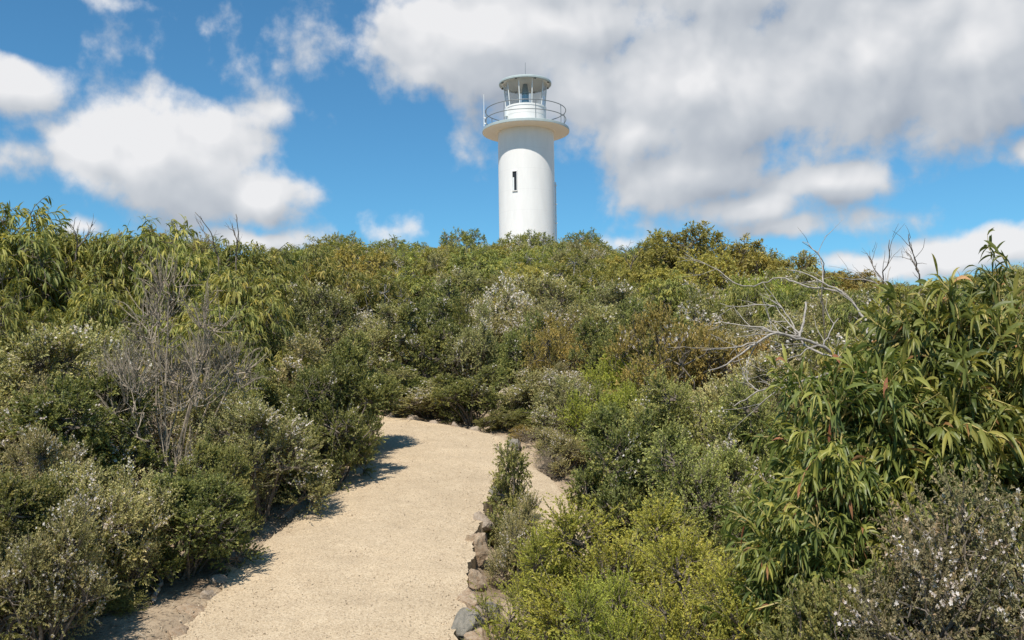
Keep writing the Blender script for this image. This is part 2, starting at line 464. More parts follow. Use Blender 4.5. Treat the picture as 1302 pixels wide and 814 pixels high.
def tubes(mb, P, R, sides=4, tint=0.5, cap=True):
    """n tapered tubes: P (n,k,3) centre lines, R (n,k) radii"""
    P = np.asarray(P, float); R = np.asarray(R, float)
    n, k, _ = P.shape
    if n == 0: return
    T = np.empty_like(P); T[:, 1:-1] = P[:, 2:] - P[:, :-2]; T[:, 0] = P[:, 1] - P[:, 0]; T[:, -1] = P[:, -1] - P[:, -2]
    T = unit(T)
    ref = np.where(np.abs(T[:, :1, 2:3]) > 0.8, np.array([1., 0, 0]), np.array([0, 0, 1.]))
    ref = np.broadcast_to(ref, T.shape)
    A = unit(np.cross(T, ref)); B = np.cross(T, A)
    ang = np.arange(sides) * 2 * np.pi / sides
    ring = P[:, :, None, :] + R[:, :, None, None] * (np.cos(ang)[None, None, :, None] * A[:, :, None, :] + np.sin(ang)[None, None, :, None] * B[:, :, None, :])
    V = ring.reshape(-1, 3)
    i = np.arange(n)[:, None, None] * (k * sides); j = np.arange(k - 1)[None, :, None] * sides; s = np.arange(sides)[None, None, :]
    s2 = (s + 1) % sides
    Q = np.stack([i + j + s, i + j + s2, i + j + sides + s2, i + j + sides + s], -1).reshape(-1, 4)
    mb.add(V, quads=Q, tint=np.full(len(V), tint))
    if cap:
        base = mb.nv - len(V)
        tr = []
        for e in (0, k - 1):
            for s_ in range(1, sides - 1):
                tr.append(np.stack([np.arange(n) * k * sides + e * sides, np.arange(n) * k * sides + e * sides + s_, np.arange(n) * k * sides + e * sides + s_ + 1], -1))
        mb.t.append((np.concatenate(tr) + base).astype(np.int32))


def leaf_quads(mb, P, D, N, L, Wd, tint):
    """flat rhombic leaves"""
    S = unit(np.cross(D, N)); 
    L = L[:, None]; Wd = Wd[:, None]
    N2 = unit(np.cross(S, D))
    a = P; b = P + D * L * 0.45 + S * Wd * 0.5 + N2 * L * 0.04; c = P + D * L - N2 * L * 0.05; d = P + D * L * 0.45 - S * Wd * 0.5 + N2 * L * 0.04
    n = len(P)
    V = np.stack([a, b, c, d], 1).reshape(-1, 3)
    mb.add(V, quads=np.arange(4 * n).reshape(n, 4), tint=np.repeat(tint, 4))


def leaf_lance(mb, P, D, N, L, Wd, tint, droop, segs=3, fold=0.25):
    """long, curved, folded leaves that bend downwards: segs segments with a mid rib"""
    n = len(P)
    S = unit(np.cross(D, N)); 
    pts = [P]; cur = P.copy(); d = D.copy()
    step = (L / segs)[:, None]
    for s in range(segs):
        cur = cur + d * step
        pts.append(cur.copy())
        d = unit(d + np.array([0, 0, -1.0]) * droop[:, None])
    prof = {2: [0.30, 1.0, 0.0], 3: [0.22, 0.95, 0.8, 0.0], 4: [0.18, 0.8, 1.0, 0.65, 0.0], 5: [0.15, 0.7, 1.0, 0.92, 0.55, 0.0]}[segs]
    V = []
    for s in range(segs + 1):
        if s < segs: dd = unit(pts[s + 1] - pts[s])
        S2 = unit(S - dd * np.sum(S * dd, 1, keepdims=True))
        Nn = np.cross(S2, dd)
        wv = (Wd * 0.5 * prof[s])[:, None]
        V += [pts[s] + S2 * wv + Nn * wv * fold, pts[s], pts[s] - S2 * wv + Nn * wv * fold]
    V = np.stack(V, 1)
    m = 3 * (segs + 1)
    i = np.arange(n)[:, None] * m
    Q = []
    for s in range(segs):
        for h in (0, 1):
            Q.append(np.stack([i[:, 0] + 3 * s + h, i[:, 0] + 3 * s + h + 1, i[:, 0] + 3 * s + 4 + h, i[:, 0] + 3 * s + 3 + h], -1))
    mb.add(V.reshape(-1, 3), quads=np.concatenate(Q), tint=np.repeat(tint, m))


def blossoms(mb, rng, P, size, up):
    """small five petalled flowers facing along up"""
    n = len(P)
    if n == 0: return
    N = unit(up + rng.normal(0, 0.45, (n, 3)))
    A = unit(np.cross(N, rng.normal(0, 1, (n, 3)))); B = np.cross(N, A)
    r = (size * rng.uniform(0.75, 1.25, n))[:, None]
    t = rng.uniform(0.1, 1, n)
    V = [P]; 
    for k in range(10):
        a = k * math.pi / 5; rr = r * (1.0 if k % 2 == 0 else 0.62)
        V.append(P + (math.cos(a) * A + math.sin(a) * B) * rr + N * rr * 0.3)
    V = np.stack(V, 1)
    i = np.arange(n) * 11
    T = np.concatenate([np.stack([i, i + 1 + k, i + 1 + (k + 1) % 10], -1) for k in range(10)])
    mb.add(V.reshape(-1, 3), tris=T, tint=np.repeat(t, 11))


# ------------------------------------------------------------------ the shape of the land
def sstep(a, b, x):
    t = np.clip((np.asarray(x, float) - a) / (b - a), 0, 1)
    return t * t * (3 - 2 * t)


HY = np.array([-60, 0, 4.5, 5.5, 8, 14, 20, 28, 36, 42, 50, 62, 80, 120, 300, 3000])
HZ = np.array([-4.5, -0.05, 0.0, 0.02, 0.32, 1.06, 2.25, 3.95, 5.50, 6.35, 6.75, 6.6, 4.5, -4, -22, -24.])


def path_z(y):
    y = np.asarray(y, float)
    return np.where(y < 5.5, 0.02 * sstep(4.5, 5.5, y), 0.125 * (y - 5.5) + 0.02)


def ground(x, y):
    x = np.asarray(x, float); y = np.asarray(y, float)
    z = np.interp(y, HY, HZ)
    hill = np.maximum(z - 1.1, 0)
    z = z - hill * (0.36 * sstep(6, 20, x)) * (y < 300)
    z = z + 0.10 * np.clip(-x - 2.7, 0, 9) * (1 - sstep(17, 34, y))
    z = z - 0.38 * sstep(-0.25, 0.35, x - right_edge_x(y)) * (1 - sstep(10.5, 13.0, y)) * sstep(-3, 2, y)
    z = z + 0.05 * np.sin(x * 1.7 + 0.6 * y) * np.sin(y * 1.3 - 0.4 * x) * sstep(0.2, 1.2, np.abs(x + 1.2) - 0.9)
    return z


# path edges traced on the photograph, dropped on the path's own gentle slope
def drop(px, py):
    d = ray(px, py)
    lo, hi = 2.0, 30.0
    for _ in range(50):
        mid = 0.5 * (lo + hi)
        p = EYE + d * (mid / d.y)
        if p.z > float(path_z(mid)): lo = mid
        else: hi = mid
    return EYE + d * (lo / d.y)


LEFT_PX = [(150, 890), (226, 806), (262, 768), (300, 722), (345, 684), (392, 645), (424, 612), (452, 588), (470, 562), (472, 540), (476, 528)]
RIGHT_PX = [(560, 890), (582, 800), (596, 742), (602, 690), (614, 650), (628, 612), (634, 590), (634, 570), (628, 556), (622, 551), (612, 549)]
LW = [drop(*p) for p in LEFT_PX]; RW = [drop(*p) for p in RIGHT_PX]
_ry = np.array([p.y for p in RW]); _rx = np.array([p.x for p in RW])


def right_edge_x(y):
    return np.interp(y, _ry, _rx)


_ly = np.array([p.y for p in LW]); _lx = np.array([p.x for p in LW])


def left_edge_x(y):
    return np.interp(y, _ly, _lx)


def on_path(x, y, m=0.0):
    if y > 15.0 + m: return False
    return left_edge_x(y) - m < x < right_edge_x(y) + m


# ground: one sheet, fine near by and reaching the horizon
def axis(a, b, step, far, growth=1.35):
    c = list(np.arange(a, b + 1e-6, step)); s = step; v = b
    while v < far: s *= growth; v += s; c.append(v)
    s = step; v = a
    while v > -far: s *= growth; v -= s; c.insert(0, v)
    return np.array(c)


gx = axis(-9, 9, 0.15, 2500); gy = axis(2, 22, 0.15, 2500)
X, Y = np.meshgrid(gx, gy)
Z = ground(X, Y)
rngg = np.random.default_rng(5)
Z = Z + rngg.normal(0, 0.010, Z.shape) * (np.abs(X) < 12) * (Y > 2) * (Y < 24)
inp = (X > left_edge_x(Y) - 0.05) & (X < right_edge_x(Y) + 0.05) & (Y < 14.8)
Z = np.where(inp, np.minimum(Z, path_z(Y)) - 0.06, Z)
mb = MB()
ny, nx = X.shape
idx = np.arange(nx * ny).reshape(ny, nx)
mb.add(np.stack([X, Y, Z], -1).reshape(-1, 3), quads=np.stack([idx[:-1, :-1], idx[:-1, 1:], idx[1:, 1:], idx[1:, :-1]], -1).reshape(-1, 4))
tag(mb.obj('ground', M['soil'], smooth=True), kind='structure')

# the gravel path
rng = np.random.default_rng(11)


def strip(name, Lp, Rp, zf, rows, cols, wob, thick):
    def resample(P, n):
        P = np.array([[p[0], p[1]] for p in P]); s = np.concatenate([[0], np.cumsum(np.linalg.norm(np.diff(P, axis=0), axis=1))])
        u = np.linspace(0, s[-1], n)
        return np.stack([np.interp(u, s, P[:, 0]), np.interp(u, s, P[:, 1])], -1)
    A = resample(Lp, rows); B = resample(Rp, rows)
    t = np.linspace(0, 1, cols)
    G = A[:, None, :] * (1 - t)[None, :, None] + B[:, None, :] * t[None, :, None]
    wl = np.array([mnoise.noise(Vector((r * 0.11, 3.1, 0))) + 0.6 * mnoise.noise(Vector((r * 0.43, 9.1, 0))) + .5 * mnoise.noise(Vector((r * 1.1, 2.1, 0))) for r in range(rows)]) * wob
    wr = np.array([mnoise.noise(Vector((r * 0.12, 7.7, 0))) + 0.6 * mnoise.noise(Vector((r * 0.41, 5.1, 0))) + .5 * mnoise.noise(Vector((r * 1.1, 8.1, 0))) for r in range(rows)]) * wob
    G[:, :, 0] += wl[:, None] * (1 - t)[None, :] ** 3 + wr[:, None] * t[None, :] ** 3
    Zz = zf(G[:, :, 0], G[:, :, 1])
    nz = np.array([[mnoise.fractal(Vector((G[r, c, 0] * 1.6, G[r, c, 1] * 1.6, 0)), 1.0, 2.0, 4) for c in range(cols)] for r in range(rows)])
    Zz = Zz + 0.018 * nz + 0.02 * (1 - (2 * t[None, :] - 1) ** 2) + rng.normal(0, 0.002, Zz.shape)
    Vt = np.concatenate([G, Zz[:, :, None]], -1)
    # a skirt all round, so the fill has thickness
    m = MB()
    ix = np.arange(rows * cols).reshape(rows, cols)
    q = [np.stack([ix[:-1, :-1], ix[:-1, 1:], ix[1:, 1:], ix[1:, :-1]], -1).reshape(-1, 4)]
    m.add(Vt.reshape(-1, 3), quads=q[0])
    rim = np.concatenate([ix[0, :], ix[1:, -1], ix[-1, -2::-1], ix[-2:0:-1, 0]])
    top = Vt.reshape(-1, 3)[rim]; bot = top.copy(); bot[:, 2] -= thick
    k = len(rim); a = np.arange(k); b_ = (a + 1) % k
    m.add(np.concatenate([top, bot]), quads=np.stack([a, a + k, b_ + k, b_], -1))
    return tag(m.obj(name, M['gravel'], smooth=True), kind='structure')


strip('path', LW, RW, lambda x, y: path_z(y), 220, 40, 0.05, 0.30)
# the lower sandy ledge that leads off to the right of the bend
side_l = [drop(626, 556), drop(636, 580), drop(640, 612), drop(648, 650), drop(656, 700)]
side_r = [drop(634, 553), drop(668, 572), drop(708, 600), drop(742, 650), drop(760, 700)]
strip('side_path', side_l, side_r, lambda x, y: path_z(y) - 0.015 - 0.13 * sstep(0.0, 0.9, 12.6 - y), 60, 14, 0.04, 0.25)


# ------------------------------------------------------------------ lighthouse
def lathe(mb, prof, segs=64, cx=0, cy=0):
    prof = np.array(prof, float); k = len(prof)
    a = np.arange(segs) * 2 * np.pi / segs
    V = np.stack([cx + prof[:, 0][:, None] * np.cos(a), cy + prof[:, 0][:, None] * np.sin(a), np.repeat(prof[:, 1][:, None], segs, 1)], -1).reshape(-1, 3)
    j = np.arange(k - 1)[:, None] * segs; s = np.arange(segs)[None, :]; s2 = (s + 1) % segs
    mb.add(V, quads=np.stack([j + s, j + s2, j + segs + s2, j + segs + s], -1).reshape(-1, 4))


def box(mb, c, s, rot=None):
    c = np.array(c, float); s = np.array(s, float) / 2
    v = np.array([[x, y, z] for x in (-1, 1) for y in (-1, 1) for z in (-1, 1)], float) * s
    if rot is not None: v = v @ np.array(rot.to_3x3()).T
    mb.add(v + c, quads=[[0, 1, 3, 2], [4, 6, 7, 5], [0, 4, 5, 1], [2, 3, 7, 6], [0, 2, 6, 4], [1, 5, 7, 3]])


def ring_tube(mb, R, z, r, segs=72, sides=6):
    a = np.linspace(0, 2 * np.pi, segs + 1)
    P = np.stack([R * np.cos(a), R * np.sin(a), np.full_like(a, z)], -1)[None]
    tubes(mb, P, np.full((1, segs + 1), r), sides, cap=False)


def curved_panel(mb, r, a0, a1, z0, z1, thick=0.02, n=6):
    a = np.linspace(a0, a1, n); V = []
    for rr in (r, r + thick):
        for zz in (z0, z1):
            V.append(np.stack([rr * np.cos(a), rr * np.sin(a), np.full(n, zz)], -1))
    V = np.concatenate(V); i = np.arange(n - 1)
    def Qs(p, q): return np.stack([p * n + i, p * n + i + 1, q * n + i + 1, q * n + i], -1)
    caps = [[0, n, 3 * n, 2 * n], [n - 1, 2 * n - 1, 4 * n - 1, 3 * n - 1]]
    mb.add(V, quads=np.concatenate([Qs(0, 1), Qs(2, 3), Qs(0, 2), Qs(1, 3), np.array(caps)]))


LY = 48.0
PXM = LY / F0
lc = at(668.6, 169, LY)
LX = lc.x
gz = lambda py: at(668.6, py, LY).z
ZG = gz(169.5)                     # underside of the gallery
base_z = float(ground(LX, LY)) - 0.25
lh = empty('lighthouse', (LX, LY, base_z))
tag(lh, 'white round lighthouse with slit window, railed gallery and glazed lantern above the scrub', 'lighthouse')
zr = lambda z: z - base_z
RT = 1.505
mb = MB()
prof = [(RT + 0.03, 0), (RT + 0.03, 0.3), (RT + 0.012, 0.32)]
Htop = zr(ZG)
prof += [(RT, 0.32), (RT, Htop - .02)]
lathe(mb, prof, 160)
tower = mb.obj('tower', M['tower'], lh)
# slit window, left of the centre line
wa = math.asin((653.5 - 668.6) * PXM / RT)          # angle from the face turned to the path
wang = -math.pi / 2 + wa
wz0, wz1 = zr(gz(249)), zr(gz(225.5))
hw = 0.115 / RT
mb = MB(); curved_panel(mb, RT - 0.03, wang - hw, wang + hw, wz0, wz1, 0.042)
win = mb.obj('window', M['black'], lh)
mb = MB()
for (a0, a1, z0, z1) in ((wang - hw - .02, wang - hw, wz0 - .04, wz1 + .04), (wang + hw, wang + hw + .02, wz0 - .04, wz1 + .04),
                         (wang - hw, wang + hw, wz1, wz1 + .04), (wang - hw, wang + hw, wz0 - .04, wz0)):
    curved_panel(mb, RT - 0.02, a0, a1, z0, z1, 0.075)
mb.obj('frame', M['white'], win)
mb = MB(); curved_panel(mb, RT + .002, wang - hw, wang - hw * .35, wz0 + .02, wz1 - .3, 0.02)
mb.obj('shutter', M['mullion'], win)
# conduit with clips down the right flank
ca = math.radians(2)
mb = MB()
P = np.array([[(RT + .05) * math.cos(ca), (RT + .05) * math.sin(ca), z] for z in np.linspace(0.2, zr(gz(232)), 8)])[None]
tubes(mb, P, np.full((1, 8), 0.035), 8)
cond = mb.obj('conduit', M['mullion'], lh)
for z in np.linspace(0.6, zr(gz(236)), 6):
    mb = MB(); box(mb, ((RT + .05) * math.cos(ca), (RT + .05) * math.sin(ca), z), (0.13, 0.12, 0.05)); mb.obj('clip', M['mullion'], cond)
# gallery slab
RG = 2.33
mb = MB()
t0 = Htop
lathe(mb, [(RT - .1, t0 - 0.03), (RT + 0.06, t0 - 0.03), (RT + .10, t0), (RG - 0.05, t0 + 0.005), (RG - 0.045, t0 + .02), (RG, t0 + 0.02)], 96)
gal = mb.obj('gallery_soffit', M['soffit'], lh)
mb = MB()
lathe(mb, [(RG - .03, t0 + .021), (RG + .012, t0 + 0.021), (RG + .015, t0 + .05), (RG + .015, t0 + 0.15), (RG - .01, t0 + 0.17), (0.9, t0 + 0.19)], 96)
mb.obj('gallery', M['greypaint'], lh)
zt = t0 + 0.17
# railing
rl = empty('railing', (0, 0, 0)); rl.parent = lh
RR = 2.17
for zz in (zt + 0.52, zt + 1.02):
    mb = MB(); ring_tube(mb, RR, zz, 0.022); mb.obj('rail', M['steel'], rl, smooth=True)
for k in range(8):
    a = -math.pi / 2 + math.radians(13 + 45 * k)
    mb = MB(); P = np.array([[RR * math.cos(a), RR * math.sin(a), zt - .01], [RR * math.cos(a), RR * math.sin(a), zt + 1.02]])[None]
    tubes(mb, P, np.full((1, 2), 0.022), 6); mb.obj('post', M['steel'], rl)
# whip aerial clamped to the railing
a = math.radians(180 + 8)
ax, ay = (RR + .09) * math.cos(a), (RR + .09) * math.sin(a)
mb = MB(); P = np.array([[ax, ay, zt + .15], [ax, ay, zt + .75], [ax, ay, zt + 1.9]])[None]
tubes(mb, P, np.array([[.026, .022, .012]]), 6); wh = mb.obj('whip_aerial', M['mullion'], lh)
for zz in (zt + .3, zt + .6):
    mb = MB(); box(mb, (ax + .06, ay, zz), (.16, .06, .06)); mb.obj('bracket', M['mullion'], wh)
# lantern drum
RD = 1.10
zd = zr(gz(138.5))
mb = MB()
lathe(mb, [(RD, zt - .02), (RD, zd - .5), (RD + .008, zd - .49), (RD + .008, zd - 0.10), (RD + .03, zd - .09), (RD + .03, zd), (0.05, zd + .01)], 72)
mb.obj('lantern_drum', M['white'], lh, smooth=False)
# small equipment box on the drum's left
a = math.radians(205)
mb = MB(); box(mb, ((RD + .06) * math.cos(a), (RD + .06) * math.sin(a), zd - .35), (.14, .2, .4), Matrix.Rotation(a, 4, 'Z')); mb.obj('equipment_box', M['mullion'], lh)
# lantern glazing: ten panes leaning outwards
zs = zr(gz(108.8))
r0, r1, NP = 1.05, 1.17, 10
mb = MB()
for k in range(NP):
    a0 = -math.pi / 2 + math.radians(18) + k * 2 * math.pi / NP; a1 = a0 + 2 * math.pi / NP
    mb.add([[r0 * math.cos(a0), r0 * math.sin(a0), zd + .02], [r0 * math.cos(a1), r0 * math.sin(a1), zd + .02], [r1 * math.cos(a1), r1 * math.sin(a1), zs + .04], [r1 * math.cos(a0), r1 * math.sin(a0), zs + .04]], quads=[[0, 1, 2, 3]])
mb.obj('lantern_glass', M['glass'], lh)
for k in range(NP):
    a0 = -math.pi / 2 + math.radians(18) + k * 2 * math.pi / NP
    mb = MB(); P = np.array([[r0 * math.cos(a0), r0 * math.sin(a0), zd], [r1 * math.cos(a0), r1 * math.sin(a0), zs + .05]])[None]
    tubes(mb, P, np.full((1, 2), 0.028), 6); mb.obj('mullion', M['mullion'], lh)
# roof
RF = 1.42
mb = MB()
lathe(mb, [(0.02, zs + .06), (RF - .12, zs + .06), (RF - .10, zs)], 72)
mb.obj('roof_soffit', M['soffit'], lh)
mb = MB()
lathe(mb, [(RF - .10, zs - .004), (RF - .02, zs - .004), (RF, zs + .02), (RF, zs + .10), (RF - .03, zs + .14), (.5, zs + .175), (.06, zs + .185), (.01, zs + .185)], 72)
roof = mb.obj('roof', M['greypaint'], lh)
for k in range(8):
    a0 = -math.pi / 2 + math.radians(22.5) + k * math.pi / 4
    mb = MB(); box(mb, ((RF - .085) * math.cos(a0), (RF - .085) * math.sin(a0), zs + .005), (.11, .11, .06), Matrix.Rotation(a0, 4, 'Z')); mb.obj('drain_hole', M['black'], roof)
mb = MB(); P = np.array([[0.02, 0, zs + .25], [0.02, 0, zs + .7], [0.02, 0, zs + 1.28]])[None]
tubes(mb, P, np.array([[.022, .016, .012]]), 6); mb.obj('mast_aerial', M['steel'], roof)
# lamp
mb = MB(); lathe(mb, [(.02, zd), (.24, zd), (.24, zd + .22), (.30, zd + .24), (.30, zd + .30), (.02, zd + .30)], 32); lamp = mb.obj('lamp', M['mullion'], lh)
mb = MB(); pr = [(.02, zd + .30)]
for j in range(14): pr += [(.19 + (.012 if j % 2 else 0), zd + .31 + j * .032)]
pr += [(.17, zd + .80), (.02, zd + .82)]
lathe(mb, pr, 32); mb.obj('lens', M['lens'], lamp, smooth=True)
mb = MB(); lathe(mb, [(.02, zd + .80), (.20, zd + .80), (.20, zd + .86), (.12, zs + .055), (.02, zs + .055)], 24); mb.obj('lamp_cap', M['steel'], lamp)


# ------------------------------------------------------------------ stones
def stone_mesh(seed, mat, flat=0.85):
    r = random.Random(seed)
    bm = bmesh.new()
    bmesh.ops.create_icosphere(bm, subdivisions=4, radius=1.0)
    planes = []
    for _ in range(13):
        nrm = Vector((r.gauss(0, 1), r.gauss(0, 1), r.gauss(0, 1))).normalized()
        planes.append((nrm, r.uniform(0.52, 0.84)))
    off = Vector((r.uniform(0, 50), r.uniform(0, 50), 0))
    for v in bm.verts:
        p = v.co.copy()
        for nrm, d in planes:
            e = p.dot(nrm) - d
            if e > 0: p -= nrm * e * 0.93
        p *= 1 + 0.13 * mnoise.fractal(p * 2.0 + off, 0.8, 2.0, 6)
        p.z *= flat
        v.co = p
    bm.normal_update()
    me = bpy.data.meshes.new('stone'); bm.to_mesh(me); bm.free()
    me.materials.append(mat)
    return me


STONES = {k: [stone_mesh(s * 7 + i, M['rock_' + k]) for i in range(3)] for s, k in enumerate(('buff', 'rust', 'grey'))}
# px, py of the stone's middle, half width px, which rock, height factor, label
ROCKS = [
    (591, 792, 26, 'grey', 1.1, 'big grey rock at the right path edge by the bottom of the frame'),
    (612, 781, 13, 'buff', 1.0, 'pale stone wedged beside the big grey rock'),
    (626, 792, 22, 'rust', 1.1, 'rust brown boulder right of the big grey rock'),
    (640, 812, 20, 'buff', .9, 'buff stone below the rust brown boulder by the yellow bush'),
    (608, 809, 16, 'rust', .9, 'dark rusty stone between the big grey rock and buff stone'),
    (597, 760, 22, 'rust', 1.0, 'long rust coloured stone on the path rim above the big grey rock'),
    (606, 733, 17, 'rust', .9, 'small rust stone on the path rim, second up from the grey rock'),
    (624, 757, 15, 'grey', .8, 'grey stone under the yellow bush beside the rust rim stone'),
    (605, 684, 22, 'rust', 1.1, 'tall orange stone on the right path rim halfway up'),
    (613, 660, 15, 'buff', .9, 'buff stone above the tall orange rim stone'),
    (634, 624, 14, 'grey', .9, 'pale grey stone half hidden by the upright sprig'),
    (640, 606, 9, 'buff', .8, 'small buff stone at the rim above the upright sprig'),
    (633, 571, 8, 'buff', .7, 'small pale stone at the top right corner of the path'),
    (246, 722 + 52, 22, 'rust', .55, 'reddish flat stone sunk in the left path edge near the bottom'),
    (228, 800, 24, 'rust', .6, 'rusty slab at the left path edge by the bottom of the frame'),
    (262, 756, 16, 'buff', .5, 'buff flat stone above the reddish stone on the left edge'),
    (293, 722, 17, 'rust', .6, 'orange stone where the gravel meets the left bushes'),
    (278, 736, 15, 'buff', .5, 'pale flat stone just below the orange left edge stone'),
    (366, 652, 15, 'buff', .6, 'pale stone in shade at the left path edge, halfway up'),
    (466, 572, 14, 'buff', .8, 'pale stone in the left edge where the path bends'),
    (470, 560, 12, 'buff', .7, 'cream stone above the pale one at the path bend'),
    (497, 530, 13, 'buff', .7, 'flat white stone at the far left end of the path'),
    (525, 534, 14, 'buff', .8, 'flat white stone at the path head, second from left'),
    (552, 539, 12, 'buff', .7, 'small white stone at the path head, third from left'),
    (578, 543, 14, 'buff', .8, 'white stone at the path head, fourth from left'),
    (604, 547, 12, 'buff', .7, 'white stone at the path head beside the right corner'),
    (655, 562, 10, 'grey', .8, 'grey stone behind the right corner of the path'),
]
rr_ = random.Random(3)
for i, (px, py, hwp, kind, hf, lab) in enumerate(ROCKS):
    p = drop(px, py)
    s = hwp * p.y / F0 * (.9 if px > 560 and py > 740 else .62 if py < 560 else .78)
    me = STONES[kind][i % 3]
    o = bpy.data.objects.new('edging_stone', me); COL.objects.link(o)
    right = px > 560 and py > 560
    zz = p.z - s * hf * 0.55 - (0.10 if (right and px > 615 and py > 740) else 0.0)
    o.location = (p.x, p.y, zz)
    o.scale = (s * 1.15, s * rr_.uniform(1.0, 1.5), s * 1.75 * hf)
    o.rotation_euler = (rr_.uniform(-.25, .25), rr_.uniform(-.25, .25), rr_.uniform(0, 6.28))
    tag(o, lab, 'stone', 'stones edging the gravel path')
# a bleached rock outcrop on the slope behind the bend
for (px, py, Yr, s, lab) in ((650, 512, 15.2, .24, 'bleached flat rock ledge showing through the scrub right of the path head'),
                             (672, 502, 15.8, .20, 'smaller pale rock behind the bleached rock ledge')):
    p = at(px, py, Yr); o = bpy.data.objects.new('boulder', STONES['buff'][1]); COL.objects.link(o)
    o.location = (p.x, p.y, max(p.z - .05, float(ground(p.x, p.y)) + .1)); o.scale = (s * 1.3, s, s * .8); o.rotation_euler = (0, 0, 1.0)
    tag(o, lab, 'rock')


# ------------------------------------------------------------------ plant generator
def grow(seed, R=1.2, H=1.6, lobes=12, lobe_r=(0.30, 0.46), subs=7, sub_r=0.42, twigs=10, tl=0.16, nleaf=14, L=0.05, Wd=0.02, kind='quad', droop=0.25,
         upness=0.35, leaf_ang=0.95, flowers=0.0, fsize=0.016, fnum=6, stems=7, stem_r=0.022, zlo=0.22, tipbright=0.5, lsegs=2,
         thick_twig=0.003, irregular=0.35, emerge=0.0, brown=0.0, flat=1.0, twig_share=0.5, skirt=.3):
    """one shrub about radius R and height H: clumps of sprays of twigs of leaves; builders for stem, foliage, blossoms, withered leaves"""
    g = np.random.default_rng(seed)
    st, fo, bl, br = MB(), MB(), MB(), MB()
    C = []; RL = []
    for i in range(lobes):                                          # the clumps the crown is made of
        th = i * 2.399 + g.uniform(-.5, .5)
        q = math.sqrt((i + .5) / lobes) * g.uniform(.8, 1.08)
        rl = R * g.uniform(*lobe_r)
        rho = max(0, R - rl) * q
        top = (H - rl * .9 * flat) * (1 - irregular * g.random()) * math.sqrt(max(0.05, 1 - (0.80 * q) ** 2))
        if g.random() > skirt: z = H * zlo + (top - H * zlo) * g.uniform(.72, 1.0)
        else: z = g.uniform(.3, .75) * max(top, H * zlo)
        if i % 4 == 1 and emerge > 0: rl *= .55; z = top * (1 + emerge * g.random()) + rl * .4; rho *= 1.12
        z = max(z, rl * .45 * flat)
        C.append((rho * math.cos(th), rho * math.sin(th), z)); RL.append(rl)
    C = np.array(C); RL = np.array(RL); nl = len(C)
    k = 6; t = np.linspace(0, 1, k)                                 # main stems
    b0 = np.concatenate([g.normal(0, .05 * R, (nl, 2)), np.full((nl, 1), -0.15)], 1)
    mid = b0 * .4 + C * .6; mid[:, :2] *= .75; mid[:, 2] = C[:, 2] * .5
    P = ((1 - t) ** 2)[None, :, None] * b0[:, None] + (2 * t * (1 - t))[None, :, None] * mid[:, None] + (t ** 2)[None, :, None] * C[:, None]
    P = P + g.normal(0, .02 * R, P.shape) * (t * (1 - t) * 4)[None, :, None]
    tubes(st, P, (stem_r * (1 - .62 * t))[None, :] * g.uniform(.6, 1.2, (nl, 1)), 5)
    # sprays on each clump
    si = np.repeat(np.arange(nl), subs); ns = len(si)
    u = unit(g.normal(0, 1, (ns, 3)) + np.array([0, 0, .6])); u[:, 2] *= flat
    SCn = C[si] + u * (RL[si] * g.uniform(.45, 1.0, ns))[:, None]
    SR = RL[si] * sub_r * g.uniform(.7, 1.3, ns)
    ok = SCn[:, 2] > .05
    si, u, SCn, SR = si[ok], u[ok], SCn[ok], SR[ok]; ns = len(si)
    a = C[si]; mm = (a + SCn) / 2 + g.normal(0, .05 * R, a.shape)
    tubes(st, np.stack([a, mm, SCn], 1), np.array([.42, .33, .2])[None, :] * stem_r * g.uniform(.7, 1.1, (ns, 1)), 4, cap=False)
    li = np.repeat(np.arange(ns), twigs); n = len(li)
    v = unit(g.normal(0, 1, (n, 3)) + u[li] * .75 + np.array([0, 0, .25])); v[:, 2] *= flat
    B = SCn[li] + v * (SR[li] * g.uniform(.15, .8, n))[:, None]
    D = unit(v * .8 + u[li] * .45 + np.array([0, 0, upness]) + g.normal(0, .3, (n, 3)))
    keep = B[:, 2] > 0.04
    li, B, D, v = li[keep], B[keep], D[keep], v[keep]; n = len(B)
    ln = tl * g.uniform(.55, 1.3, n)
    k = 4; t = np.linspace(0, 1, k)
    TW = B[:, None] + D[:, None] * (t[None, :] * ln[:, None])[..., None]
    TW[:, :, 2] -= (droop * .5 * ln)[:, None] * (t ** 2)[None, :]
    TW += (g.normal(0, .12, (n, 3)) * ln[:, None])[:, None] * (t * (1 - t) * 3)[None, :, None]
    if thick_twig > 0:
        m = g.random(n) < twig_share
        tubes(st, np.concatenate([SCn[li[m]][:, None], TW[m]], 1), np.broadcast_to(thick_twig * np.array([1.5, 1.2, 1, .7, .4])[None, :], (m.sum(), 5)), 3, cap=False)

    def along(sel, cnt, lo=0.05):
        tw = np.repeat(sel, cnt)
        tt = np.clip(g.uniform(lo, 1.03, len(tw)), 0, 1)
        f = tt * (k - 1); i0 = np.minimum(f.astype(int), k - 2); w_ = (f - i0)[:, None]
        pos = TW[tw, i0] * (1 - w_) + TW[tw, i0 + 1] * w_
        return tw, tt, pos, unit(TW[tw, i0 + 1] - TW[tw, i0])
    if nleaf:
        tw, tt, pos, tang = along(np.arange(n), nleaf)
        m = len(tw)
        pr = unit(np.cross(tang, g.normal(0, 1, (m, 3))))
        la = leaf_ang * g.uniform(.5, 1.3, m) * (1.15 - .5 * tt)
        LD = unit(tang * np.cos(la)[:, None] + pr * np.sin(la)[:, None] + np.array([0, 0, -1.]) * (droop * g.uniform(.3, 1.0, m))[:, None])
        LN = unit(unit(np.cross(LD, g.normal(0, 1, (m, 3)))) + np.array([0, 0, 1.1]) + u[li][tw] * .4)
        ll = L * g.uniform(.6, 1.25, m); wd = Wd * g.uniform(.7, 1.25, m)
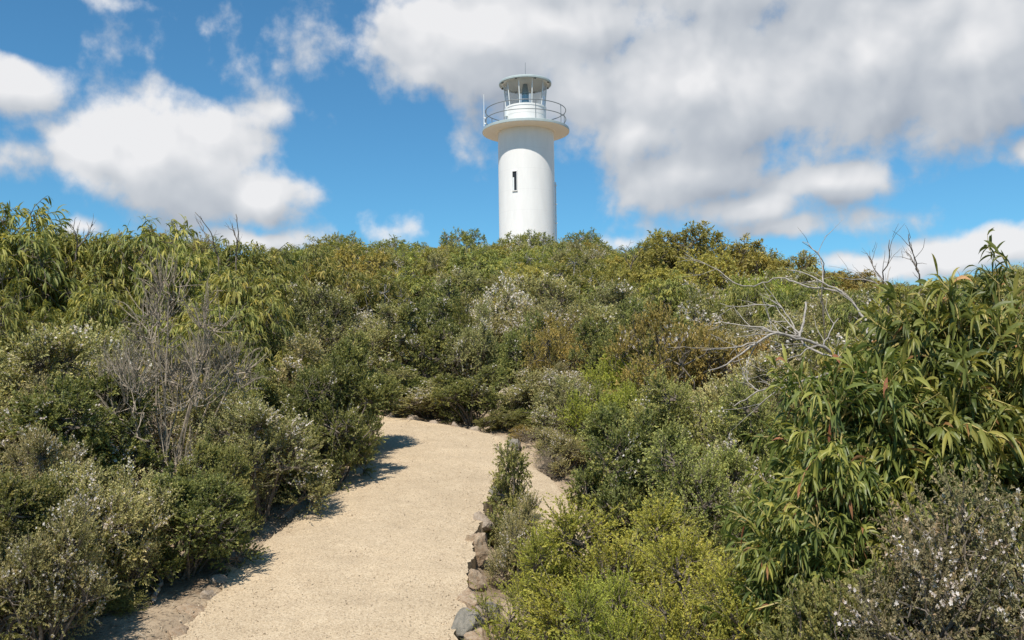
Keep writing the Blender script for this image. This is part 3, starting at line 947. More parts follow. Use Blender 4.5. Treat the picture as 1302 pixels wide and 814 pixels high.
        sv = g.normal(0, .10, ns); twv = g.normal(0, .10, n)        # each spray and twig a shade of its own
        tint = np.clip(.36 + sv[li][tw] + twv[tw] + tipbright * (tt - .5) * .8 + g.normal(0, .10, m), 0, 1)
        if kind == 'quad': leaf_quads(fo, pos, LD, LN, ll, wd, tint)
        else:
            bsel = g.random(m) < brown
            for mbx, s in ((fo, ~bsel), (br, bsel)):
                if s.any(): leaf_lance(mbx, pos[s], LD[s], LN[s], ll[s], wd[s], tint[s], droop * g.uniform(.35, .9, s.sum()), lsegs)
    if flowers > 0:                                                 # some sprays bloom, others do not
        fl = (g.random(ns) < flowers) & (u[:, 2] > -.1)
        tw, tt, pos, tang = along(np.nonzero(fl[li] & (g.random(n) < .8))[0], fnum, .3)
        off = unit(g.normal(0, 1, pos.shape) + np.array([0, -.2, .7]))
        blossoms(bl, g, pos + off * L * .45, fsize, off)
    V = np.concatenate(fo.v)
    Hm = float(np.percentile(V[:, 2], 99.75)); Rm_ = float(np.percentile(np.hypot(V[:, 0], V[:, 1]), 96))
    return dict(stem=st, foliage=fo, blossoms=bl, withered_leaves=br, R=Rm_, H=Hm)


SPECIES = {}


def species(key, seeds, mat, stem_mat='bark', **kw):
    SPECIES[key] = []
    for s in seeds:
        g = grow(s, **kw)
        d = {'R': g['R'], 'H': g['H'], 'parts': []}
        for part, mt in (('stem', M[stem_mat]), ('foliage', M[mat]), ('blossoms', M['blossom']), ('withered_leaves', M['brownleaf'])):
            if g[part].nv: d['parts'].append((part, g[part].mesh(part, mt)))
        SPECIES[key].append(d)


def plant(key, x, y, R, H, label, cat='shrub', group=None, rot=None, var=None, name='shrub', z=None, rnd=random.Random(77)):
    vs = SPECIES[key]
    d = vs[rnd.randrange(len(vs)) if var is None else var % len(vs)]
    zz = float(ground(x, y)) - .04 if z is None else z
    root = empty(name, (x, y, zz))
    tag(root, label, cat, group)
    root.rotation_euler = (0, 0, rnd.uniform(0, 6.283) if rot is None else rot)
    sx = R / d['R']; sz = H / d['H']
    if sz > 1.4 * sx: sx = sz / 1.4
    root.scale = (sx, sx * rnd.uniform(.92, 1.08), sz)
    for part, me in d['parts']:
        o = bpy.data.objects.new(part, me); COL.objects.link(o); o.parent = root
        if part in ('blossoms', 'withered_leaves'): o['kind'] = 'stuff'
    return root


# far and middle distance kinds
species('acacia', (1, 2, 3), 'acacia_far', R=1.15, H=2.1, lobes=19, lobe_r=(.28, .42), subs=8, twigs=7, tl=.22, nleaf=9, L=.125, Wd=.021, kind='lance', droop=.85, upness=-.1, leaf_ang=.9, lsegs=3, tipbright=.8, irregular=.18, emerge=0)
species('gold', (4, 5, 6), 'olive_gold', R=1.25, H=1.9, lobes=22, lobe_r=(.24, .36), subs=8, twigs=8, tl=.16, nleaf=10, L=.080, Wd=.022, kind='lance', droop=.5, upness=.0, leaf_ang=.9, lsegs=2, tipbright=.6, irregular=.25, emerge=.15)
species('tea', (7, 8, 9), 'teatree', R=1.0, H=1.6, lobes=20, lobe_r=(.22, .38), subs=10, twigs=12, tl=.15, nleaf=17, L=.036, Wd=.020, droop=.05, flowers=.09, fsize=.016, fnum=4, irregular=.5, emerge=.28)
species('greytea', (10, 11, 12, 13), 'greytea', R=1.0, H=1.7, lobes=22, lobe_r=(.20, .36), subs=10, twigs=11, tl=.22, nleaf=17, L=.036, Wd=.018, droop=.05, upness=.45, flowers=.22, fsize=.018, fnum=6, irregular=.5, emerge=.28)
species('bloom', (51, 52, 53), 'greytea', R=.9, H=1.4, lobes=18, lobe_r=(.22, .38), subs=10, twigs=9, tl=.20, nleaf=15, L=.034, Wd=.016, droop=.05, upness=.5, flowers=.55, fsize=.0185, fnum=9, irregular=.5, emerge=.28)
species('yellow', (14, 15), 'yellow', R=1.0, H=1.1, lobes=15, lobe_r=(.26, .40), subs=9, twigs=12, tl=.18, nleaf=22, L=.030, Wd=.013, upness=.6, leaf_ang=.75, emerge=.28)
species('dark', (16, 17), 'darkbush', R=1.0, H=1.3, lobes=15, lobe_r=(.28, .42), subs=9, twigs=13, tl=.14, nleaf=20, L=.042, Wd=.013, droop=.05, upness=.5, leaf_ang=.6)
species('feather', (18, 19), 'feather', R=1.0, H=1.2, lobes=13, lobe_r=(.28, .42), subs=8, twigs=9, tl=.26, nleaf=26, L=.070, Wd=.011, droop=.10, upness=.5, leaf_ang=.6)
species('rust', (20, 21), 'rust', R=1.0, H=1.3, lobes=14, lobe_r=(.26, .40), subs=9, twigs=10, tl=.18, nleaf=17, L=.036, Wd=.015, droop=.05, upness=.5, flowers=.05, fsize=.018, fnum=4, irregular=.5, emerge=.28)
species('gum', (22, 23, 24), 'acacia_far', 'deadwood', R=1.3, H=2.2, lobes=13, lobe_r=(.17, .30), subs=7, twigs=6, tl=.16, nleaf=9, L=.090, Wd=.026, kind='lance', droop=.35, upness=.2, leaf_ang=1.0, lsegs=2, zlo=.5, irregular=.3, stem_r=.03, flat=.75, tipbright=.6, skirt=.1)
species('dead', (25, 26), 'deadleaf', 'deadbrown', R=1.0, H=1.6, lobes=22, lobe_r=(.16, .30), subs=7, twigs=6, tl=.26, nleaf=9, L=.055, Wd=.0045, droop=.0, upness=.9, leaf_ang=.4, thick_twig=.0045, stem_r=.020, irregular=.4, twig_share=1)
# close kinds, with finer leaves
species('tea_near', (31, 32, 33), 'teatree', R=.68, H=1.25, lobes=22, lobe_r=(.22, .40), subs=12, twigs=13, tl=.12, nleaf=26, L=.023, Wd=.0125, droop=.02, flowers=.05, fsize=.010, fnum=6, thick_twig=.0025, irregular=.55, emerge=.4)
species('greytea_near', (34, 35), 'greytea', R=.68, H=1.3, lobes=20, lobe_r=(.24, .40), subs=12, twigs=11, tl=.17, nleaf=26, L=.022, Wd=.0105, droop=.02, upness=.5, flowers=.20, fsize=.0105, fnum=9, thick_twig=.0025, irregular=.5, emerge=.28)
species('yellow_near', (36, 37), 'yellow', R=.72, H=1.05, lobes=18, lobe_r=(.28, .42), subs=12, twigs=13, tl=.17, nleaf=36, L=.0155, Wd=.0070, upness=.55, leaf_ang=.8, thick_twig=.002, flowers=.006, fsize=.01, fnum=5, emerge=.28)
species('olive_near', (38, 39), 'olive', R=.68, H=1.2, lobes=17, lobe_r=(.28, .42), subs=12, twigs=11, tl=.16, nleaf=28, L=.021, Wd=.0095, upness=.5, flowers=.08, fsize=.009, fnum=6, thick_twig=.0025, irregular=.5, emerge=.28)
species('sprig', (40,), 'teatree', R=.35, H=1.0, lobes=12, lobe_r=(.24, .50), subs=8, twigs=8, tl=.15, nleaf=22, L=.024, Wd=.013, upness=.6, flowers=.03, fsize=.012, fnum=3, thick_twig=.003, zlo=.2, irregular=.7, emerge=.4)
species('acacia_near', (41,), 'acacia', 'greenstem', R=1.3, H=2.5, lobes=36, lobe_r=(.20, .30), subs=8, irregular=.3, twigs=6, tl=.22, nleaf=19, L=.098, Wd=.0155, kind='lance', droop=.40, upness=.25, leaf_ang=1.0, lsegs=5, tipbright=.8, brown=.022, thick_twig=.0035, stem_r=.012, zlo=.12, twig_share=1)
species('acacia_low', (42,), 'acacia', 'greenstem', R=.62, H=1.6, lobes=20, lobe_r=(.30, .45), subs=6, irregular=.3, twigs=6, tl=.22, nleaf=19, L=.098, Wd=.0155, kind='lance', droop=.40, upness=.25, leaf_ang=1.0, lsegs=5, tipbright=.8, brown=.022, thick_twig=.0035, stem_r=.012, zlo=.12, twig_share=1)
species('dead_near', (43,), 'deadleaf', 'deadbrown', R=1.0, H=1.8, lobes=24, lobe_r=(.14, .26), subs=7, twigs=6, tl=.24, nleaf=20, L=.045, Wd=.003, upness=1.0, leaf_ang=.35, thick_twig=.0035, stem_r=.015, irregular=.4, twig_share=1)
species('twiggy_near', (44,), 'rusttwig', 'bark', R=.5, H=1.1, lobes=20, lobe_r=(.26, .40), subs=11, twigs=9, tl=.11, nleaf=34, L=.0145, Wd=.0068, upness=.3, flowers=.24, fsize=.0072, fnum=8, thick_twig=.002, twig_share=.35, stem_r=.012)

PLACED = []; SHAPES = []


def put(key, px, py_top, Y, hwp, label, cat='shrub', group=None, name='shrub', Hmin=.35, **kw):
    """plant a shrub whose crown top is seen at px, py_top from the path, at depth Y, hwp photo pixels to either side"""
    top = at(px, py_top, Y)
    R = hwp * Y / F0
    z = float(ground(top.x, top.y)) - .05
    H = max(Hmin, top.z - z)
    PLACED.append((top.x, top.y, R)); SHAPES.append((top.x, top.y, R, H, -1))
    return plant(key, top.x, top.y, R, H, label, cat, group, name=name, z=z, **kw)


G_L = 'shrubs crowding the left side of the path'
G_R = 'shrubs crowding the right side of the path'
G_S = 'scrub covering the slope'
# --- left of the path
put('tea_near', 20, 600, 5.9, 105, 'dark green fine leaved shrub filling the bottom left corner', group=G_L)
put('greytea_near', 62, 640, 5.7, 66, 'brownish flowering shrub leaning on the dark corner shrub, bottom left', group=G_L)
put('olive_near', 150, 640, 6.5, 48, 'olive shrub between the brownish corner shrub and the bright green one', group=G_L)
put('greytea_near', 60, 545, 7.0, 60, 'grey brown shrub above the dark corner shrub', group=G_L)
put('tea_near', 275, 560, 7.9, 46, 'narrow green shrub between bright green and brown path edge shrubs', group=G_L)
put('olive_near', 300, 470, 10.2, 50, 'olive shrub close behind the grey dead shrub, on its right', group=G_L)
put('greytea_near', 140, 590, 6.6, 85, 'grey brown flowering shrub behind the dark bottom left corner shrub', group=G_L)
put('tea_near', 236, 600, 7.0, 84, 'bright green small leaved shrub by the left stones, low at the path edge', group=G_L)
put('greytea_near', 328, 512, 8.6, 80, 'green shrub casting shade over the left path edge, halfway up', group=G_L)
put('tea_near', 418, 462, 10.0, 66, 'dark green shrub leaning over the path just below the bend', group=G_L)
put('tea_near', 440, 424, 11.6, 66, 'dense dark shrub at the left of the path bend', group=G_L)
put('tea_near', 95, 480, 8.1, 105, 'deep green dense shrub left of the grey dead shrub', group=G_L)
put('greytea_near', 5, 420, 8.6, 120, 'grey olive flowering shrub at the left frame edge, halfway up', group=G_L)
put('greytea_near', 290, 500, 9.2, 70, 'pale flowering shrub at the right foot of the grey dead shrub', group=G_L)
put('dead_near', 215, 330, 8.8, 98, 'dead grey brushy shrub with bare pale stems among green scrub', cat='dead shrub', group=None, name='dead_shrub', rot=0.5)
put('greytea', 120, 415, 10.5, 90, 'pinkish grey flowering shrub above the deep green dense shrub', group=G_L)
put('greytea', 345, 430, 11.8, 78, 'flowering olive shrub right of the grey dead shrub', group=G_L)
put('acacia', 385, 430, 12.5, 42, 'small yellow green long leaved shrub above the path bend', group=G_L)
put('acacia', 15, 258, 13.0, 120, 'tall olive long leaved wattle at the left frame edge', cat='wattle', name='wattle', group='wattles on the left bank')
put('acacia', 95, 298, 13.6, 75, 'olive wattle in the dip between the two tallest left wattles', cat='wattle', name='wattle', group='wattles on the left bank')
put('acacia', 195, 284, 14.0, 95, 'rounded olive wattle rising behind the grey dead shrub', cat='wattle', name='wattle', group='wattles on the left bank')
put('acacia', 310, 345, 13.2, 80, 'yellow green wattle right of the rounded wattle, lower and nearer', cat='wattle', name='wattle', group='wattles on the left bank')
put('acacia', 300, 308, 17.0, 85, 'olive wattle on the skyline right of the rounded wattle', cat='wattle', name='wattle', group='wattles on the left bank')
put('acacia', 10, 340, 11.0, 90, 'yellow tipped wattle under the tall one at the left frame edge', cat='wattle', name='wattle', group='wattles on the left bank')
put('acacia', 120, 350, 12.0, 80, 'drooping wattle in front of the dip in the left skyline', cat='wattle', name='wattle', group='wattles on the left bank')
put('acacia', 400, 306, 19.0, 70, 'olive wattle on the skyline left of the gappy gum', cat='wattle', name='wattle', group='wattles on the left bank')
put('olive_near', 150, 748, 6.35, 34, 'tiny green tuft on the bare soil beside the bottom left path edge', group=G_L, Hmin=.15)
put('tea_near', 362, 535, 9.3, 46, 'dark shrub in the shade between the path edge bushes, left side', group=G_L)
put('olive_near', 455, 520, 11.0, 30, 'low olive shrub poking out at the left of the bend', group=G_L, Hmin=.3)
# --- middle of the slope
put('tea', 497, 462, 15.1, 62, 'grey green shrub right behind the left end of the path head', group=G_S)
put('greytea', 545, 470, 14.6, 58, 'olive shrub hanging over the middle of the path head', group=G_S)
put('tea', 600, 466, 13.9, 56, 'dark green shrub behind the right corner of the path', group=G_S)
put('tea', 640, 520, 13.2, 34, 'low green shrub on the bank just past the path corner', group=G_S)
put('dark', 525, 362, 22.0, 62, 'dark bronze green dense bush on the slope left of the lighthouse', group='bronze bushes on the slope')
put('dark', 470, 372, 21.0, 45, 'bronze bush at the left shoulder of the largest dark bush', group='bronze bushes on the slope')
put('dark', 585, 398, 18.0, 44, 'dark bronze bush below and right of the largest dark bush', group='bronze bushes on the slope')
put('feather', 625, 420, 17.0, 52, 'soft feathery green bush in the middle of the slope', group='feathery bushes on the slope')
put('feather', 640, 450, 16.2, 50, 'lower feathery green bush above the bleached rock', group='feathery bushes on the slope')
put('yellow', 795, 448, 13.0, 62, 'bright yellow green bush on the slope right of the path head', group='yellow green bushes')
put('yellow', 775, 486, 11.5, 55, 'yellow green bush below the brightest one on the slope', group='yellow green bushes')
put('greytea', 690, 470, 13.8, 60, 'white flowered shrub beside the bleached rock', group=G_S)
put('greytea', 728, 478, 12.2, 52, 'white flowered shrub above the sandy ledge', group=G_S)
put('rust', 975, 425, 12.5, 62, 'rusty brown shrub behind the bare dead branches', group='rusty shrubs')
put('rust', 722, 560, 12.0, 26, 'low grey brown shrub on the bank above the sandy ledge', group='rusty shrubs')
G_B = 'shrubs thick with white blossom on the slope'
for px, pt, Yb, hw_, lab in (
        (700, 462, 13.9, 50, 'shrub thick with pinkish white blossom beside the bleached rock'),
        (748, 488, 12.6, 44, 'blossom laden shrub between the bleached rock and the brightest yellow bush'),
        (660, 492, 14.8, 34, 'small blossoming shrub just above the bleached rock ledge'),
        (505, 400, 18.0, 46, 'blossoming shrub in front of the largest dark bronze bush'),
        (455, 395, 17.5, 42, 'blossoming shrub left of the largest dark bronze bush'),
        (570, 372, 21.0, 40, 'blossoming shrub at the right shoulder of the largest dark bronze bush'),
        (880, 420, 15.0, 46, 'blossoming shrub on the right slope left of the dead branches'),
        (935, 560, 8.2, 52, 'blossoming shrub between the yellow bushes and the wattle'),
        (170, 440, 10.2, 48, 'blossoming shrub pressed against the left of the dead grey shrub'),
        (25, 480, 8.0, 60, 'blossoming shrub at the left frame edge above the dark corner shrub'),
        (130, 625, 6.4, 52, 'blossoming shrub low on the left, above the bare soil')):
    put('bloom', px, pt, Yb, hw_, lab, group=G_B)
# --- skyline
put('gum', 432, 296, 33, 36, 'gappy gum tree on the skyline left of the bronze bush', cat='tree', name='gum_tree', group='gum trees on the skyline')
put('gum', 500, 303, 36, 40, 'low gum tree on the skyline midway to the lighthouse', cat='tree', name='gum_tree', group='gum trees on the skyline')
put('gum', 588, 291, 37, 32, 'airy gum tree on the skyline just left of the lighthouse', cat='tree', name='gum_tree', group='gum trees on the skyline')
put('gum', 655, 296, 36, 26, 'small gum tree in front of the lighthouse base, left side', cat='tree', name='gum_tree', group='gum trees on the skyline')
put('gum', 686, 294, 37, 20, 'small gum tuft in front of the lighthouse base, right side', cat='tree', name='gum_tree', group='gum trees on the skyline')
put('gum', 742, 293, 36, 36, 'rounded gum tree on the skyline just right of the lighthouse', cat='tree', name='gum_tree', group='gum trees on the skyline')
put('gum', 830, 292, 27, 36, 'gum tree with a bough reaching left on the right skyline', cat='tree', name='gum_tree', group='gum trees on the skyline')
put('gold', 875, 286, 24, 75, 'big rounded gold olive tree right of the lighthouse', cat='tree', name='wattle_tree', group='gold olive trees')
put('gold', 945, 305, 23, 60, 'gold olive tree on the right shoulder of the big rounded one', cat='tree', name='wattle_tree', group='gold olive trees')
put('gold', 1010, 322, 22, 56, 'lower gold olive tree on the skyline behind the dead branches', cat='tree', name='wattle_tree', group='gold olive trees')
put('gold', 1075, 345, 22, 50, 'small gold olive tree on the skyline left of the big wattle', cat='tree', name='wattle_tree', group='gold olive trees')
put('acacia', 850, 352, 18, 62, 'fresh green wattle under the big rounded gold olive tree', cat='wattle', name='wattle', group='wattles on the right slope')
put('acacia', 1090, 375, 14, 60, 'olive wattle behind the dead branches, beside the big wattle', cat='wattle', name='wattle', group='wattles on the right slope')
# --- right of the path
put('dead', 690, 548, 12.4, 34, 'low dead twiggy shrub on the bank above the sandy ledge', cat='dead shrub', name='dead_shrub', Hmin=.3)
put('olive_near', 672, 520, 13.4, 32, 'low olive shrub behind the right corner of the path', group=G_R, Hmin=.3)
put('greytea_near', 716, 545, 11.4, 34, 'small blossoming shrub at the right end of the sandy ledge', group=G_R, Hmin=.3)
put('rust', 668, 548, 12.6, 24, 'dry low brown shrub right behind the path corner stone', group='rusty shrubs', Hmin=.25)
put('dead', 702, 566, 11.3, 22, 'small dead twiggy shrub at the end of the sandy ledge', cat='dead shrub', name='dead_shrub', Hmin=.25)
put('sprig', 646, 562, 8.6, 23, 'upright dark sprig growing out of the rim stones', group=G_R, Hmin=.9)
put('greytea_near', 664, 630, 7.6, 30, 'feathery grey shrub merging with the upright sprig on its right', group=G_R)
put('yellow_near', 800, 636, 5.8, 150, 'largest bright yellow green bush in the right foreground', group='yellow green bushes')
put('yellow_near', 698, 668, 5.9, 92, 'yellow green bush spilling over the rim stones by the path', group='yellow green bushes')
put('yellow_near', 905, 690, 4.8, 140, 'yellow green bush at the bottom of the frame, before the big wattle', group='yellow green bushes')
put('olive_near', 890, 556, 7.2, 90, 'olive fine leaved shrub behind the largest yellow bush', group=G_R)
put('tea_near', 800, 520, 8.8, 78, 'dark flowering shrub between the sandy ledge and yellow bushes', group=G_R)
put('olive_near', 860, 478, 9.6, 85, 'dull olive shrub above the right foreground yellow bushes', group=G_R)
put('olive_near', 960, 490, 8.8, 85, 'olive shrub under the dead branches, left of the big wattle', group=G_R)
put('greytea_near', 1010, 452, 10.0, 78, 'grey flowering shrub tangled with the dead branches', group=G_R)
put('acacia_near', 1335, 336, 5.2, 250, 'big wattle with long drooping leaves filling the right foreground', cat='wattle', name='wattle', group='wattles in the right foreground', var=0, rot=.4)
put('acacia_low', 1185, 372, 4.9, 150, 'middle wattle stepping down left of the big right wattle', cat='wattle', name='wattle', group='wattles in the right foreground', var=0, rot=5.2)
put('acacia_low', 1085, 455, 4.7, 120, 'lower wattle with yellow stalks beside the dead branches', cat='wattle', name='wattle', group='wattles in the right foreground', var=0, rot=2.2)
put('acacia_low', 1052, 575, 4.5, 70, 'lowest wattle clump, left edge of the right foreground wattles', cat='wattle', name='wattle', group='wattles in the right foreground', var=0, rot=4.)
put('twiggy_near', 1262, 608, 3.75, 110, 'twiggy grey shrub with white blossom before the big wattle', group=G_R)
put('twiggy_near', 1172, 650, 3.7, 58, 'small blossoming twiggy shrub under the lower wattle', group=G_R)
put('tea_near', 1085, 730, 3.9, 70, 'dark shrub at the bottom right under the wattles', group=G_R)

put('yellow_near', 770, 730, 4.9, 100, 'low yellow green bush at the bottom of the frame by the edging stones', group='yellow green bushes')
# --- the rest of the slope, filled in between
SKY = np.array([(0, 252), (60, 275), (110, 300), (150, 288), (210, 284), (260, 302), (290, 320), (350, 312), (430, 300), (500, 307), (590, 300), (640, 306), (700, 302), (745, 300),
                (790, 320), (815, 305), (870, 293), (950, 312), (1040, 342), (1130, 352), (1170, 356), (1230, 345), (1302, 322)], float)
skyl = lambda px: float(np.interp(px, SKY[:, 0], SKY[:, 1]))
rf = random.Random(20)
LOOK = {
    'acacia': ('olive long leaved wattle', 'wattle', 'wattle'), 'gold': ('gold olive bush', 'shrub', 'shrub'),
    'tea': ('dark green small leaved shrub', 'shrub', 'shrub'), 'greytea': ('grey green flowering shrub', 'shrub', 'shrub'),
    'bloom': ('white blossoming shrub', 'shrub', 'shrub'),
    'yellow': ('yellow green bush', 'shrub', 'shrub'), 'dark': ('bronze green bush', 'shrub', 'shrub'),
    'feather': ('feathery green bush', 'shrub', 'shrub'), 'rust': ('rusty brown shrub', 'shrub', 'shrub'),
    'gum': ('gappy gum tree', 'tree', 'gum_tree'), 'dead': ('bare grey dead shrub', 'dead shrub', 'dead_shrub'),
}


def pick(px, py, Y):
    r = rf.random()
    if py < 345 and px < 420: tb = [('acacia', .75), ('greytea', .15), ('gold', .1)]
    elif px < 420: tb = [('greytea', .5), ('tea', .25), ('acacia', .25)]
    elif px < 790 and py < 350: tb = [('gum', .28), ('acacia', .27), ('gold', .2), ('greytea', .25)]
    elif px < 700: tb = [('greytea', .36), ('bloom', .12), ('tea', .30), ('dark', .04), ('acacia', .12), ('rust', .06)]
    elif px < 1080 and py < 350: tb = [('gold', .6), ('acacia', .25), ('greytea', .1), ('dead', .05)]
    elif px < 1000: tb = [('greytea', .33), ('bloom', .12), ('tea', .22), ('yellow', .11), ('acacia', .14), ('rust', .08)]
    else: tb = [('gold', .25), ('greytea', .35), ('acacia', .25), ('rust', .1), ('dead', .05)]
    for k, p in tb:
        if r < p: return k
        r -= p
    return tb[0][0]


FILL = []
for tries in range(9000):
    Y = 9.5 + 31.0 * math.sqrt(rf.random())
    x = rf.uniform(-1, 1) * (Y * .60 + 1.0)
    R = rf.uniform(.5, 1.15) if Y < 20 else rf.uniform(.7, 1.5)
    if on_path(x, Y, R * .75 + .15): continue
    if Y < 13.8 and -.6 < x < 1.2: continue
    if any((x - a) ** 2 + (Y - b) ** 2 < (.50 * (R + c)) ** 2 for a, b, c in PLACED): continue
    z = float(ground(x, Y)) - .05
    H = rf.uniform(1.2, 2.0) if Y < 22 else rf.uniform(1.5, 2.4)
    px, py = proj((x, Y, z + H))
    lim = skyl(min(max(px, 0), 1302)) + rf.choice((6, 10, 16))
    if py < lim:
        H = at(px, lim, Y).z - z
        if H < .55: continue
        px, py = proj((x, Y, z + H))
    if x < 0 and Y < 12 and x > -3: H = min(H, 1.2)
    key = pick(px, py, Y)
    if key == 'gum' and H < 1.3: key = 'acacia'
    PLACED.append((x, Y, R)); FILL.append((key, x, Y, R, H, px, py))


# leave out the ones that stand wholly behind others or out of the picture
CS = 4; CW, CH = int(1480 / CS), int(820 / CS)
cov = np.zeros((CH, CW), bool); yy, xx = np.mgrid[0:CH, 0:CW]
seen = set()
for (x, Y, R, H, i) in sorted(SHAPES + [(f[1], f[2], f[3], f[4], i) for i, f in enumerate(FILL)], key=lambda q: q[1]):
    z0 = float(ground(x, Y)); p0 = proj((x, Y, z0)); p1 = proj((x, Y, z0 + H))
    cx_, cy_ = (p0[0] + 90) / CS, (p0[1] + p1[1]) / 2 / CS
    rx_, ry_ = R * F0 / Y / CS, max(.5, (p0[1] - p1[1]) / 2 / CS)
    e = ((xx - cx_) / rx_) ** 2 + ((yy - cy_) / ry_) ** 2
    body = e < 1.0
    if i >= 0 and (body & ~cov).sum() >= max(2, .035 * body.sum()): seen.add(i)
    if i < 0 or i in seen: cov |= e < .66
FILL = [f for i, f in enumerate(FILL) if i in seen]


def zone(px, py, Y):
    h = 'behind the big wattle'
    for lim, nm in ((120, 'at far left'), (215, 'left behind the dead shrub'), (320, 'right behind the dead shrub'), (450, 'left of bronze bush'), (540, 'around the bronze bush'), (625, 'left below the lighthouse'),
                    (715, 'straight below the lighthouse'), (840, 'right below the lighthouse'), (960, 'under the gold olive tree'), (1120, 'behind the dead branches')):
        if px < lim: h = nm; break
    s = skyl(min(max(px, 0), 1302))
    v = 'skyline' if py < s + 18 else 'upper' if py < s + 55 else 'middle' if Y > 16 else 'lower'
    return v, h


ORD = ['leftmost', 'second', 'third', 'fourth', 'fifth', 'sixth', 'seventh', 'eighth', 'ninth', 'tenth', 'eleventh', 'twelfth', 'thirteenth', 'fourteenth']
bins = {}
for f in FILL: bins.setdefault((f[0], *zone(f[5], f[6], f[2])), []).append(f)
print('largest bin', max(map(len, bins.values())))
for (key, v, h), fs in bins.items():
    fs.sort(key=lambda f: f[5])
    look, cat, nm = LOOK[key]
    row = {'skyline': 'on the skyline', 'upper': 'in the top row', 'middle': 'in the middle row', 'lower': 'in the lowest row'}[v]
    for i, (k, x, Y, R, H, px, py) in enumerate(fs):
        if len(fs) == 1: lab = f'lone {look} {row} {h}'
        elif len(fs) == 2: lab = f'{look} {row} {h}, ' + ('left one' if i == 0 else 'right one')
        else: lab = f'{look} {row} {h}, ' + ('leftmost' if i == 0 else 'rightmost' if i == len(fs) - 1 else ORD[min(i, 13)] + ' along')
        plant(key, x, Y, R, H, lab, cat, G_S, name=nm)
print('fill', len(FILL))


# ------------------------------------------------------------------ dead branches
def limb(mb, pts, r0, r1, seed=0, sides=6, wob=.02):
    g = np.random.default_rng(seed)
    P = np.array([[*p] for p in pts], float)
    s = np.concatenate([[0], np.cumsum(np.linalg.norm(np.diff(P, axis=0), axis=1))])
    n = max(6, int(s[-1] / .06))
    u = np.linspace(0, s[-1], n)
    Q = np.stack([np.interp(u, s, P[:, i]) for i in range(3)], -1)
    for _ in range(2): Q[1:-1] = .25 * Q[:-2] + .5 * Q[1:-1] + .25 * Q[2:]
    Q[1:-1] += g.normal(0, wob * .35, (n - 2, 3))
    rad = np.linspace(r0, r1, n)
    tubes(mb, Q[None], rad[None], sides)
    return Q


def twigs_on(mb, Q, seed, n, ln, r, bias=(0, 0, .2)):
    g = np.random.default_rng(seed)
    for i in range(n):
        k = g.integers(2, len(Q))
        d = unit(np.array([*(Q[min(k, len(Q) - 1)] - Q[k - 1])]) * 1.0 / max(1e-6, np.linalg.norm(Q[min(k, len(Q) - 1)] - Q[k - 1])) + g.normal(0, .6, 3) + np.array(bias))
        L = ln * g.uniform(.4, 1.1)
        p0 = Q[k - 1]; p1 = p0 + d * L * .5 + g.normal(0, .05 * L, 3); p2 = p0 + d * L + g.normal(0, .15 * L, 3)
        limb(mb, [p0, p1, p2], r, r * .35, seed * 100 + i, 4, .01)
        if g.random() < .7:
            d2 = unit(d + g.normal(0, .6, 3))
            limb(mb, [p1, p1 + d2 * L * .25, p1 + d2 * L * .5], r * .7, r * .3, seed * 100 + 50 + i, 4, .01)


def z7(x, y, Y): return at(800 + x / 2.594, 270 + y / 2.594, Y)


dt = empty('dead_tree', (0, 0, 0))
tb = at(1120, 640, 7.6); gb = float(ground(tb.x, tb.y))
dt.location = (tb.x, tb.y, gb)
tag(dt, 'bleached dead tree with bare crooked branches reaching left over the scrub', 'dead tree')


def loc_(p): return (p[0] - tb.x, p[1] - tb.y, p[2] - gb)


